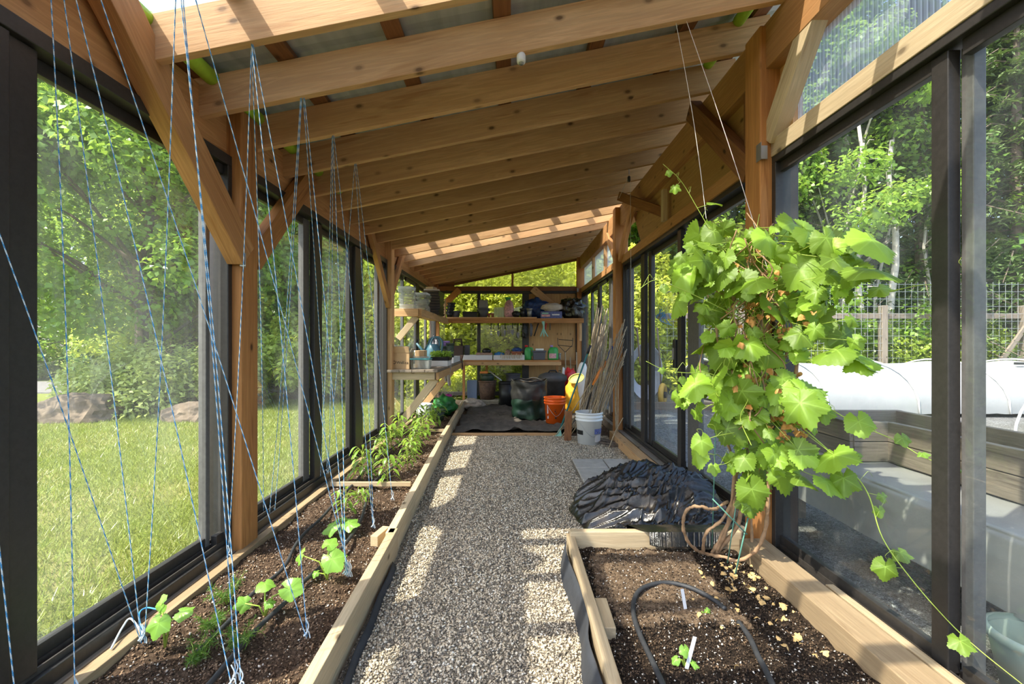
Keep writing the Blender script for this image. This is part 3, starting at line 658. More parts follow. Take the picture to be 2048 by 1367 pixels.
# threshold board + dirt and fabric at the far end
tb('threshold_board', (-.76, 5.82, -.005), (.62, 5.82, -.005), .04, .07, 'fir', 'thin board where the gravel path ends at the black fabric', 'board')
soilbed(lambda y: -.86, lambda y: 1.25, 5.84, 9.0, -.01, M['soil'], 'floor_dirt', 'bare dirt at the far end of the path', .012, .05)
def fab(u, v):
    x = -.75+1.75*v+.05*nz((u*4, v*4, 0)); y = 5.95+2.6*u+.08*nz((v*5, 1, 2))
    r = .015+.05*(1-min(1, abs(nz((x*1.1+.4*y, y*2.2, 1), 1.6))*3.4))**2 + .03*max(0, nz((x*1.2+1, y*3.0, 5), 1.6))+.012*fbm((x, y, 1), 9, 3)
    if u < .14: r += .03*max(0, math.sin(x*9+2*nz((x,y,0),3)))
    return (x, y, r)
o = MB().grid(fab, 70, 70).build('ground_cloth', M['geotextile'], smooth=True, solid=.004); L(o, 'wrinkled dark landscape cloth spread on the dirt', 'cloth')
# ================================================================ PLANTS
def meshobj(name, v, f, mt, parent=None, uv=None, smooth=False):
    me = bpy.data.meshes.new(name); v = np.asarray(v, dtype=np.float32); f = np.asarray(f, dtype=np.int32)
    me.vertices.add(len(v)); me.vertices.foreach_set('co', v.ravel())
    k = f.shape[1]; me.loops.add(f.size); me.loops.foreach_set('vertex_index', f.ravel())
    me.polygons.add(len(f)); me.polygons.foreach_set('loop_start', np.arange(0, f.size, k, dtype=np.int32)); me.polygons.foreach_set('loop_total', np.full(len(f), k, dtype=np.int32))
    if smooth: me.polygons.foreach_set('use_smooth', np.ones(len(f), dtype=bool))
    me.materials.append(mt); me.update(calc_edges=True); me.validate()
    o = bpy.data.objects.new(name, me); COL.objects.link(o)
    if parent is not None: o.parent = parent
    return o
def leafcards(pos, nrm, length, width, droop=.0, fold=.15):
    """each leaf: 4 verts, folded rhombus.  pos (n,3) base; nrm (n,3) face normals"""
    n = len(pos); r = rng.normal(size=(n,3)); r[:,2] -= droop
    d = r - nrm*np.sum(r*nrm, 1, keepdims=True); d /= np.linalg.norm(d, axis=1, keepdims=True)+1e-9
    s = np.cross(nrm, d); L_ = length*(.7+.6*rng.random((n,1))); Wd = width*(.7+.6*rng.random((n,1)))
    a = pos; b = pos+d*L_*.45+s*Wd*.5+nrm*L_*fold; c = pos+d*L_; e = pos+d*L_*.45-s*Wd*.5+nrm*L_*fold
    v = np.stack([a, b, c, e], 1).reshape(-1, 3); f = np.arange(4*n).reshape(n, 4)
    return v, f
def unit(a): return a/(np.linalg.norm(a, axis=1, keepdims=True)+1e-9)
def crown(centers, radii, per, length, width, mt, parent, name='crown', upb=.7, droop=.5, flat=1.0):
    ps = []; ns = []
    for c, r in zip(centers, radii):
        d = unit(rng.normal(size=(per, 3))); rad = r*(.35+.65*rng.random((per,1))**.5); off = d*rad*np.array([1,1,flat])
        ps.append(np.array(c)+off); ns.append(unit(d*.5+rng.normal(size=(per,3))*.55+np.array([0,0,upb])))
    v, f = leafcards(np.concatenate(ps), np.concatenate(ns), length, width, droop)
    return meshobj(name, v, f, mt, parent)
def decid(name, H, R, zlow, nb, per, ls, mt, bark, lab, cat='tree', group=None, seed=1, trunk_r=.13, mulstem=1):
    rnd = random.Random(seed); r = thing(name, (0,0,0), lab, cat, group)
    tm = MB(); cents = []; rad = []
    for s in range(mulstem):
        bx0 = rnd.uniform(-.35,.35)*(mulstem > 1); by0 = rnd.uniform(-.35,.35)*(mulstem > 1)
        pts = [(bx0+rnd.uniform(-.08,.08)*k*.5, by0+rnd.uniform(-.08,.08)*k*.5, H*.92*k/7) for k in range(8)]
        tm.tube(pts, [trunk_r*(1-.11*k) for k in range(8)], 8)
        for b in range(nb//mulstem):
            z = zlow + (H-zlow)*rnd.random()**.85; a = rnd.uniform(0, 2*math.pi)
            t = (z-zlow)/(H-zlow); rr = R*(math.sin(math.pi*min(1, .22+.78*t))**.6+.1)*rnd.uniform(.45, 1)
            e = Vector((bx0+rr*math.cos(a), by0+rr*math.sin(a), z)); s0 = Vector(pts[min(6, max(1, int(z/H*7)-1))])
            m_ = (s0+e)/2+Vector((0,0,.15))
            if b % 5 == 0: tm.tube([s0, m_, e], [trunk_r*.3, trunk_r*.2, .01], 5)
            cents.append(e); rad.append(R*rnd.uniform(.20, .36))
    tr = tm.build('trunk', bark, r, world=False)
    crown(cents, rad, per, ls, ls*.72, mt, r, flat=.75)
    return r
def conifer(name, H, R, nlev, per, mt, bark, lab, group=None, seed=1, zlow=.6, tr_=.16):
    rnd = random.Random(seed); r = thing(name, (0,0,0), lab, 'tree', group)
    tm = MB(); tm.tube([(0,0,0), (0,0,H*.5), (0,0,H)], [tr_, tr_*.6, .01], 8)
    P_ = []; N_ = []
    for l in range(nlev):
        z = zlow+(H-zlow)*(l/nlev); rr = R*(1-l/nlev)**.8*rnd.uniform(.75, 1.1)+.1; nb = 7
        for b in range(nb):
            a = rnd.uniform(0, 2*math.pi); q = rr*rnd.uniform(.6, 1)
            e = Vector((q*math.cos(a), q*math.sin(a), z-.28*q)); mid = Vector((q*.5*math.cos(a), q*.5*math.sin(a), z+.02))
            tm.tube([(0,0,z), mid, e], [.02,.014,.005], 4, cap=False)
            t = rng.random((per,1))**.7; base = np.array([0,0,z])*(1-t)**2+2*np.array(mid)*t*(1-t)+np.array(e)*t**2
            sp = rng.normal(size=(per,3))*np.array([.16,.16,.05])*(.35+q*.25); sp[:,2] -= np.abs(sp[:,0])*.5
            P_.append(base+sp); N_.append(unit(rng.normal(size=(per,3))*.45+np.array([0,0,1])))
    tm.build('trunk', bark, r, world=False)
    v, f = leafcards(np.concatenate(P_), np.concatenate(N_), .17, .045, .6, .05)
    meshobj('branches', v, f, mt, r)
    return r
def shrub(name, Rx, H, n, ls, mt, lab, cat='shrub', group=None, seed=1, per=220):
    rnd = random.Random(seed); r = thing(name, (0,0,0), lab, cat, group); tm = MB(); cents = []; rad = []
    for k in range(n):
        a = rnd.uniform(0, 6.283); rr = Rx*math.sqrt(rnd.random()); z = H*rnd.uniform(.15, .9)*(1-.45*(rr/Rx)**2)
        e = (rr*math.cos(a), rr*math.sin(a), z); cents.append(e); rad.append(min(Rx, H)*rnd.uniform(.2, .34))
        tm.tube([(rr*.2*math.cos(a), rr*.2*math.sin(a), 0), e], [.014, .005], 5)
    tm.build('stems', M['bark'], r, world=False)
    crown(cents, rad, per, ls, ls*.6, mt, r, 'foliage')
    return r
# left side of the lawn ---------------------------------------------------
def place(o, x, y, s=1, rz_=0, lab=None, z=0):
    o.location = (x, y, z); o.rotation_euler = (0, 0, rz_); o.scale = (s, s, s)
    if lab: o['label'] = lab
    return o
birch = decid('birch_tree', 7.0, 3.0, 1.7, 130, 430, .12, M['leaf_birch'], M['bark'], 'leafy broadleaf tree with drooping branches nearest the lawn-side door', seed=3, trunk_r=.14)
place(birch, -7.7, 9.6)
lt = decid('broadleaf_tree', 8.5, 2.6, .8, 90, 330, .14, M['leaf_birch'], M['bark'], 'broadleaf tree', 'tree', 'woods beyond the lawn', seed=11)
lt2 = decid('broadleaf_tree', 7.5, 2.4, .4, 80, 330, .15, M['leaf_light'], M['bark'], 'tree', 'tree', 'woods beyond the lawn', seed=12, trunk_r=.08, mulstem=3)
ft = conifer('fir_tree', 10, 2.3, 34, 85, M['leaf_fir'], M['bark'], 'dark fir tree', 'woods beyond the lawn', seed=4)
dk = decid('broadleaf_tree', 9, 2.8, .3, 90, 330, .15, M['leaf_dark'], M['bark'], 'tree', 'tree', 'woods beyond the lawn', seed=15, trunk_r=.12)
Lw = [ (lt,-13.5,15.5,1,0,'broadleaf tree beyond the driveway, seen left of the tall birch'), (ft,-17.5,15.6,1.0,1,'dark fir beyond the driveway at the frame edge of the near door'), (dk,-10.6,15.2,1,2,'dark broadleaf tree right behind the driveway boulder'),
      (lt2,-9.3,12.9,.75,0,'light green multi-stemmed tree behind the fern-like shrub'), (ft,-8.0,15.5,.9,2,'dark fir seen past the near lawn-side post'), (lt,-5.9,13.2,.9,4,'broadleaf tree seen through the middle lawn-side panes'),
      (dk,-5.0,17,1.1,1,'dark tree behind the middle lawn-side panes'), (lt2,-3.9,12.4,.8,3,'slender light tree showing through the chrome-latched door'), (lt,-3.2,16.5,1,5,'tree seen beside the bench post through the glass'), (dk,-14.5,21,1.3,3,'tall dark tree deep in the woods beyond the driveway'), (ft,-11.4,19.5,1.3,5,'tall fir deep in the woods beyond the driveway'), (dk,-20.5,18.5,1.2,3,'dark tree at the far end of the driveway'),(dk,-8.0,21,1.4,0.5,'tallest dark tree far behind the lawn')]
seen = set()
def place_all(lst, group):
    for (pr, x, y, s, rz_, lab) in lst:
        if pr.name in seen: o = dup(pr)
        else: o = pr; seen.add(pr.name)
        place(o, x, y, s, rz_, lab); o['group'] = group
place_all(Lw, 'woods beyond the lawn')
ys = shrub('spreading_shrub', 1.25, 1.15, 70, .085, M['leaf_pale'], 'pale green spreading shrub growing beside the lawn boulder', per=260, seed=5)
place(ys, -6.25, 8.3); ys.scale = (1.15, .9, 1)
sh2 = shrub('leafy_shrub', 1.2, 2.0, 60, .11, M['leaf_light'], 'tall light shrub behind the middle lawn-side door', per=200, seed=6)
place(sh2, -4.3, 9.6)
for x, y, s, lab in ((-2.9, 10.7, 1.0, 'light shrub outside the bench bay door'), (-12.6, 12.6+2, .8, 'low shrub on the far verge of the driveway'), (-15.6, 14.4, .8, 'low shrub at the far verge near the fir'), (-18.6, 14.4, .9, 'low shrub at the end of the driveway'), (-9.0, 14.2, .7, 'low shrub behind the driveway by the birch trunk')):
    place(dup(sh2), x, y, s, x, lab)
# end wall hedge
hd = shrub('hazel_bush', 1.6, 3.7, 120, .12, M['leaf_bright'], 'bright bush', 'bush', 'bushes behind the end wall', seed=8, per=430)
Bw = [(-1.9, 11.4, 1, 'bright bush behind the end window, left of its thin divider'), (-.2, 11.6, 1.05, 'bright bush behind the end window over the hanging trowels'), (1.3, 11.5, 1, 'bright bush behind the plywood end panel'), (-3.7, 12.4, 1.1, 'bright bush seen past the corner post'), (3.0, 12.2, 1.05, 'bright bush outside the far yard-side bay')]
Bw += [(-1.0, 12.9, 1.1, 'taller bright bush in the second row behind the end window'), (.6, 13.0, 1.1, 'taller bright bush in the second row over the green jugs')]
for i, (x, y, s, lab) in enumerate(Bw):
    o = hd if i == 0 else dup(hd); place(o, x, y, s, i*1.3, lab)
# low bright greens directly outside the end window
lb = shrub('low_bush', 1.1, 1.3, 60, .085, M['leaf_bright'], 'x', 'bush', seed=31, per=260)
for i, (x, lab) in enumerate(((-1.3, 'low bright bush under the end window beside the corner post'), (.2, 'low bright bush outside behind the black pots'))):
    o = lb if i == 0 else dup(lb); place(o, x, 10.5, 1, x, lab)
place_all([(lt, .0, 15.5, 1.1, 1, 'tree above the gable panes'), (dk, 3.6, 15.5, 1.1, 2, 'dark tree behind the yard fence near the end wall'), (dk, -1.8, 17.5, 1.2, 3, 'dark tall tree behind the end wall')], 'woods behind the end wall')
# right: woods behind the fence
pale = decid('broadleaf_tree', 10, 2.3, 1.0, 90, 330, .13, M['leaf_birch'], M['birch_bark'], 'tree', 'tree', 'woods behind the yard fence', seed=21, trunk_r=.13)
Rw = [(pale, 5.4, 13.3, 1, 0, 'leafy tree behind the fence seen by the vine post'), (ft, 7.6, 13.2, 1.0, 0, 'fir tree above the vine leaves behind the glass'), (pale, 9.3, 12.9, 1.05, 2, 'leafy pale-barked tree in the middle of the near yard-side pane'),
      (ft, 11.2, 12.6, 1.2, 3, 'fir behind the fence just before the black stile'), (dk, 9.2, 16, 1.25, 1, 'dark tree filling the gap behind the pale trunks'), (ft, 13.6, 12.4, 1.25, 2.2, 'big fir with drooping branches right of the black stile'), (lt, 6.6, 16.5, 1.25, 3, 'tree deep behind the fence near the vine top'), (pale, 15.8, 13.3, 1.1, 4, 'broadleaf tree at the outer edge of the near pane'),
      (dk, 12.6, 16, 1.3, 4, 'dark tree behind the drooping fir'), (lt2, 4.0, 14.2, 1.1, 4, 'light tree behind the wheelbarrow'), (dk, 16.5, 16.0, 1.4, 2, 'dark tree in the outermost corner of woods'), (lt2, 2.9, 17.5, 1.3, 1, 'tree far behind the wheelbarrow')]
place_all(Rw, 'woods behind the yard fence')
for i, (px, d, r_, h, lab) in enumerate(((1722, 11.9, .085, 7, 'thin pale trunk left of the tallest one'), (1737, 12.3, .05, 7, 'thin leaning pale trunk beside the tall birch trunk'), (1785, 11.8, .11, 6.4, 'tallest pale birch trunk behind the fence'), (1855, 12.2, .06, 5, 'short pale trunk near the black stile'), (1660, 12.2, .06, 6.5, 'slanting grey trunk behind the vine tips'))):
    x = (px-1024)*d/F; b = MB(); pts = [(x+.1*math.sin(k*1.3+i)-(.10*k*(i == 4 or i == 1)*-1), d, -.05+h*k/8) for k in range(9)]
    b.tube(pts, [r_*(1-.07*k) for k in range(9)], 10)
    for k in range(3, 8):
        a = random.uniform(-1, 1); b.tube([pts[k], (pts[k][0]+a*.5, d-.2, pts[k][2]+.25), (pts[k][0]+a*1.0, d-.3, pts[k][2]+.2)], [.02,.014,.005], 5)
    L(b.build('bare_birch', M['birch_bark'], smooth=True), lab, 'tree', 'bare pale trunks behind the fence')
for i, x in enumerate((2.9, 4.6, 6.3, 8.0, 9.7, 11.4, 13.1, 14.8)):
    o = dup(sh2); place(o, x, 11.9+.25*(i % 2), .8+.1*(i % 3), i*1.1, ['low undergrowth bush behind the fence by the far bay','low undergrowth bush behind the wheelbarrow','undergrowth bush behind the fence near the vine','undergrowth bush behind the middle fence post','undergrowth bush behind the birch trunks','undergrowth bush behind the fence at the black stile','undergrowth bush behind the braced fence post','undergrowth bush at the last stretch of fence'][i])
    o['group'] = 'undergrowth along the fence'
# lawn grass blades
def lawn_blades(n, x0, x1, y0, y1, ls, name, lab):
    x = x1-(x1-x0)*rng.random(n)**1.4; y = y0+(y1-y0)*rng.random(n)
    pos = np.stack([x, y, np.full(n, -.012)], 1); th = rng.random(n)*6.283; l = ls*(.5+rng.random(n))
    s = np.stack([np.cos(th), np.sin(th), np.zeros(n)], 1)*.0022*(1+l[:,None]*8); lean = rng.normal(size=(n,3))*l[:,None]*.45; lean[:,2] = l*.8
    v = np.stack([pos-s, pos+s, pos+lean], 1).reshape(-1,3); f = np.arange(3*n).reshape(n,3)
    o = meshobj(name, v, f, M['blade']); L(o, lab, 'grass', None, 'stuff')
lawn_blades(230000, -8.5, -1.68, .9, 9.5, .045, 'lawn_grass', 'short sunlit grass blades of the lawn')
for k in range(2):
    pass
def stones(name, x, y, z, size, mt, lab, flat=.6):
    n = len(x); base = np.array([(1,0,0),(0,1,0),(-1,0,0),(0,-1,0),(0,0,1),(0,0,-1)], float)
    sc = (size*(.55+.9*rng.random(n)))[:,None,None]*(.7+.6*rng.random((n,6,1))); th = rng.random(n)*6.283
    v = base[None]*sc*np.array([1,.75,flat]); v = v+rng.normal(size=v.shape)*size*.12
    ti = rng.normal(size=(n,2))*.35; vz = v[...,2]+v[...,0]*ti[:,:1]+v[...,1]*ti[:,1:]
    xx = v[...,0]*np.cos(th)[:,None]-v[...,1]*np.sin(th)[:,None]+x[:,None]; yy = v[...,0]*np.sin(th)[:,None]+v[...,1]*np.cos(th)[:,None]+y[:,None]
    V = np.stack([xx, yy, vz+z[:,None]], -1).reshape(-1,3)
    f0 = np.array([(0,1,4),(1,2,4),(2,3,4),(3,0,4),(1,0,5),(2,1,5),(3,2,5),(0,3,5)]); Fc = (f0[None]+6*np.arange(n)[:,None,None]).reshape(-1,3)
    o = meshobj(name, V, Fc, mt); L(o, lab, 'ground cover', None, 'stuff')
def bxv(y): return np.interp(y, [q[0] for q in xs], [q[1] for q in xs])
n = 95000; y = 1.0+4.75*rng.random(n)**1.5; x = bxv(y)+.04+rng.random(n)*(1.18-bxv(y)-.04); ok = (y > 2.52) | (x < .285); ok &= ~((x > .58) & (x < 1.22) & (y > 3.25) & (y < 4.6)); x, y = x[ok], y[ok]
stones('loose_gravel', x, y, .001+.004*rng.random(len(x)), .0062, M['pebbles'], 'loose mixed pebbles covering the path')
def soilz(x, y, z0, amp=.018): return np.array([z0 + amp*fbm((a, b, z0), 7, 4) + .012*fbm((a, b, 3), 28, 3) for a, b in zip(x, y)])
n = 26000; y = 1.2+6.0*rng.random(n)**1.9; x = -1.40+rng.random(n)*(bxv(y)+1.40-.035); stones('soil_crumbs', x, y, soilz(x, y, .045)+.002, .0048, M['crumbs'], 'coarse soil crumbs and white grit in the long bed', .7)
n = 17000; y = 1.25+1.18*rng.random(n); x = .35+rng.random(n)*.81; stones('soil_crumbs', x, y, soilz(x, y, .085)+.003+.009*((x < .96) & (y > 1.75)), .0040, M['crumbs_dark'], 'dark soil crumbs with white grit in the vine bed', .7)
# boulder
def boulder(c, r, sc, lab):
    bm = bmesh.new(); bmesh.ops.create_icosphere(bm, subdivisions=4, radius=1)
    for v in bm.verts:
        p = v.co.copy(); d = 1+.22*fbm(p, 1.6, 3)+.06*fbm(p, 5, 3); q = p*d; v.co = Vector((q.x*sc[0], q.y*sc[1], max(-.2, q.z)*sc[2]))
    me = bpy.data.meshes.new('boulder'); bm.to_mesh(me); bm.free(); me.materials.append(M['rock'])
    o = bpy.data.objects.new('boulder', me); COL.objects.link(o); o.location = c; L(o, lab, 'boulder', 'boulders on the lawn')
boulder((-6.62, 7.05, .0), 1, (.62, .36, .40), 'wide brown boulder at the left end of the spreading shrub')
boulder((-4.9, 7.1, .0), 1, (.42, .32, .26), 'smaller boulder half hidden under the spreading shrub')

# ---------------------------------------------------------------- peppers and seedlings
def petal_leaf(base, d, l, wd, up, curl=.3, n=5):
    """pointed oval leaf along d; returns verts, faces, uv"""
    d = Vector(d).normalized(); s = d.cross(Vector(up)).normalized(); nn = s.cross(d)
    vs = []; uv = []
    for i in range(n+1):
        t = i/n; wv = wd*math.sin(math.pi*min(1, t*.93+.05))**.8*(1-.25*t)/2; c = Vector(base)+d*l*t-nn*(curl*l*t*t)
        vs += [c-s*wv+nn*wv*.35, c, c+s*wv+nn*wv*.35]; uv += [1, 0, 1]
    fs = []
    for i in range(n):
        a = i*3; fs += [(a, a+1, a+4, a+3), (a+1, a+2, a+5, a+4)]
    return vs, fs, uv
def build_leaves(name, leaves, mt, parent, world=False):
    mb = MB(); uvs = []
    for vs, fs, uv in leaves: mb.add(vs, fs); uvs += uv
    o = mb.build(name, mt, parent, smooth=True, world=world)
    ul = o.data.uv_layers.new(name='UVMap'); li = np.zeros(len(o.data.loops), dtype=np.int32); o.data.loops.foreach_get('vertex_index', li)
    u = np.array(uvs, dtype=np.float32)[li]; ul.data.foreach_set('uv', np.stack([u, np.zeros_like(u)], 1).ravel())
    return o
def pepper(h, nl, seed, ls=.085):
    rnd = random.Random(seed); r = thing('pepper_plant', (0,0,0), 'x', 'plant', 'pepper plants in the long bed')
    st = MB(); top = Vector((rnd.uniform(-.02,.02), rnd.uniform(-.02,.02), h*.8)); st.tube([(0,0,0), (0,0,h*.4), top], [.004,.0035,.002], 6); lv = []
    for i in range(nl):
        a = i*2.4+rnd.random(); z = h*(.22+.72*(i/nl)); e = Vector((math.cos(a)*rnd.uniform(.03,.08), math.sin(a)*rnd.uniform(.03,.08), z+rnd.uniform(.0,.03)))
        s0 = Vector((0,0,z*.85)); st.tube([s0, e], [.002,.0012], 4)
        lv.append(petal_leaf(e, (math.cos(a), math.sin(a), rnd.uniform(-.5,.15)), ls*rnd.uniform(.65,1.15), ls*rnd.uniform(.35,.5), (0,0,1), rnd.uniform(.3,.7)))
    st.build('stem', M['vine_green'], r, world=False, smooth=True); build_leaves('foliage', lv, M['leaf_pepper'], r)
    return r
protos = [pepper(.26, 20, 1), pepper(.33, 26, 2), pepper(.20, 16, 3)]
spots = [(-1.10,3.05,2,.8,'pepper plant with drooping leaves at the knotted strings'), (-1.02,3.15,0,.55,'small sapling just beside the droopy pepper plant'), (-.98,3.62,0,1,'bushy plant right at the front cross strip'), (-1.22,3.75,2,1,'plant between the cross strip and the glass'), (-1.30,4.0,0,.9,'leafy plant near the sill behind the cross strip'),
    (-.92,4.05,1,.8,'broad-leaved plant by the black soaker hose'), (-1.25,4.35,1,.75,'plant in the glass-side row, third from the strip'), (-.95,4.35,0,.95,'plant in the path-side row, second from the strip'), (-1.27,4.65,0,1,'plant in the glass-side row, fourth from the strip'), (-1.0,4.7,1,.8,'plant in the path-side row, third from the strip'),
    (-1.30,4.95,2,1.3,'low plant in the glass-side row by the latch'), (-1.02,5.05,0,1,'plant in the path-side row, fourth from the strip'), (-1.30,5.3,1,.95,'taller plant right before the bench post'), (-1.05,5.4,2,1.3,'low plant before the far cross strip'), (-1.18,5.62,0,1,'plant touching the far cross strip'),
    (-1.22,5.95,1,1,'droopy plant behind the far cross strip'), (-1.0,6.05,0,1.15,'tall plant under the bench brace'), (-1.12,6.3,1,.9,'last plant at the foot of the bench braces')]
first = set()
for (x, y, k, s, lab) in spots:
    o = protos[k] if k not in first else dup(protos[k]); first.add(k); place(o, x, y, s, x*37+y*11, lab, .055)
def lobe_leaf(c, nrm, tipd, R, lobes=5, seed=0, teeth=.05, cup=.12, notch=.55, nr=3, nt=56):
    """palmate leaf: radial outline with lobes, teeth and a petiole notch"""
    rnd = random.Random(seed); nrm = Vector(nrm).normalized(); tipd = Vector(tipd); tipd = (tipd-nrm*tipd.dot(nrm)).normalized(); s = nrm.cross(tipd)
    vs = [Vector(c)]; uv = [0.0]; fs = []
    la = [0, 1.05, -1.05, 2.05, -2.05] if lobes == 5 else [0, 1.35, -1.35]
    ll = [1.0, .86, .86, .66, .66] if lobes == 5 else [1.0, .8, .8]
    ph = rnd.random()*6; drp = rnd.uniform(.05, .35); lb_ = rnd.uniform(.56, .70)
    for k in range(1, nr+1):
        for j in range(nt):
            th = -math.pi+2*math.pi*(j+.5)/nt
            r = max(l*(1-(.92-lb_)*min(1, abs((th-a))/.52)**1.2) if abs(th-a) < .62 else lb_*l for a, l in zip(la, ll))
            r *= 1-(notch if abs(abs(th)-math.pi) < .22 else 0)
            t = k/nr
            if k == nr: r *= 1+(teeth if j % 2 else -teeth)
            rr = R*r*t; p = Vector(c)+tipd*rr*math.cos(th)+s*rr*math.sin(th)
            near = min(abs(th-a) for a in la)
            p += nrm*R*(-drp*t*t*(.5+.5*math.cos(th)) - cup*t*t*abs(math.sin(th)) + .05*t*math.sin(th*3+ph) + .035*t*min(near, .5))
            vs.append(p); uv.append(min(1.0, near*t*2.2 if k < nr else near*2.2))
    for j in range(nt):
        if j == nt-1: continue
        fs.append((0, 1+j, 1+j+1))
        for k in range(nr-1):
            a = 1+k*nt+j; b = 1+(k+1)*nt+j; fs.append((a, b, b+1, a+1))
    return vs, fs, uv
def young(x, y, z, leaves, lab, cat='seedling', group='cucumber seedlings in the long bed', mt='leaf_young'):
    r = thing('cucumber_seedling', (x, y, z), lab, cat, group); st = MB(); lv = []
    for i, (dx, dy, dz, R, nx, ny, nzv) in enumerate(leaves):
        c = Vector((x+dx, y+dy, z+dz)); st.tube([(x, y, z-.01), (x+dx*.3, y+dy*.3, z+dz*.7), c], [.004,.003,.0022], 6)
        lv.append(lobe_leaf(c, (nx, ny, nzv), (dx+.001, dy+.0005, -.02), R, 5, i+int(x*100), .03, .12, .45))
    st.build('stem', M['vine_green'], r, smooth=True); build_leaves('foliage', lv, M[mt], r, world=True)
a_ = G(330, 1290, .06); young(a_.x, a_.y, .06, [(.0,-.03,.10,.055,.1,-.8,.5), (.07,-.01,.13,.045,-.2,-.3,.9), (-.03,.02,.14,.05,-.4,-.8,.4)], 'cucumber seedling nearest the knotted blue string end by the sill')
a_ = G(530, 1230, .06); young(a_.x, a_.y, .06, [(.10,.0,.11,.06,.1,-.8,.6), (.0,.0,.13,.05,0,-.1,1), (-.07,-.02,.06,.045,.5,-.7,.4), (.02,-.01,.06,.03,0,-.5,1)], 'three-leaved cucumber seedling between the two soaker hoses')
a_ = G(655, 1155, .06); young(a_.x, a_.y, .06, [(.03,-.02,.10,.075,.1,-.7,.6), (.0,.02,.15,.05,.1,-.4,.9), (-.13,.0,.11,.055,-.6,-.5,.5), (-.05,-.01,.03,.03,0,-.5,1)], 'bright cucumber plant with a tendril beside the bed board')
a_ = G(680, 1070, .06); young(a_.x, a_.y, .06, [(.05,.0,.07,.07,.0,-.4,.9), (-.04,-.01,.06,.07,-.2,-.5,.8), (.0,.03,.09,.05,0,0,1)], 'low dark-leaved cucumber plant in the shade stripe')
def fern(x, y, n, h, lab):
    r = thing('dill_plant', (x, y, .05), lab, 'herb', 'feathery dill seedlings'); ps = []; st = MB(); rnd = random.Random(int(x*99))
    for i in range(n):
        a = rnd.uniform(0, 6.28); e = Vector((x+math.cos(a)*h*.8, y+math.sin(a)*h*.8, .05+h*rnd.uniform(.3,1))); m_ = Vector((x+math.cos(a)*h*.3, y+math.sin(a)*h*.3, .05+h*.5))
        st.tube([(x, y, .04), m_, e], [.0015,.0012,.0006], 4)
        for k in range(60):
            t = .2+.8*rnd.random(); p = Vector((x,y,.04)).lerp(m_, t*2) if t < .5 else m_.lerp(e, t*2-1); ps.append(p)
    ps = np.array(ps)+rng.normal(size=(len(ps),3))*.003
    st.build('stem', M['vine_green'], r); v, f = leafcards(ps, unit(rng.normal(size=(len(ps),3))), .024, .003, 0, .0)
    o = meshobj('foliage', v, f, M['fern'], None); adopt(o, r)
for px, py, h, lab in ((455,1200,.10,'wispy dill seedling behind the string cluster'), (390,1320,.09,'feathery dill seedling nearest the lower hose end'), (480,1290,.10,'feathery dill seedling beside the nearest soaker hose'), (425,1250,.07,'small dark dill tuft between dill seedlings')):
    q = G(px, py, .06); fern(q.x, q.y, 8, h, lab)
# seedling and labels in the vine bed
q = G(1368, 1320, .10); young(q.x, q.y, .09, [(.0,-.005,.05,.026,.1,-.8,.6), (-.03,-.01,.02,.02,-.3,-.5,.8), (.03,-.01,.008,.022,.3,-.4,.9)], 'lone squash seedling beside a white plant label', 'seedling', None)
q = G(1410, 1228, .10); young(q.x, q.y, .09, [(.01,0,.025,.02,.1,-.8,.6), (-.015,-.01,.02,.016,-.3,-.5,.8)], 'tiny seedling with a withered leaf in the vine bed', 'seedling', None)
for px, py, tilt, lab in ((1374, 1222, -.02, 'white plant label farther back in the vine bed'), (1372, 1326, .03, 'white plant label leaning at the squash seedling')):
    q = G(px, py, .095)
    L(MB().beam((q.x, q.y, .07), (q.x+tilt, q.y, .185), .013, .0015, (0,1,0)).build('plant_label', M['tape_white']), lab, 'plant label', 'plant labels')
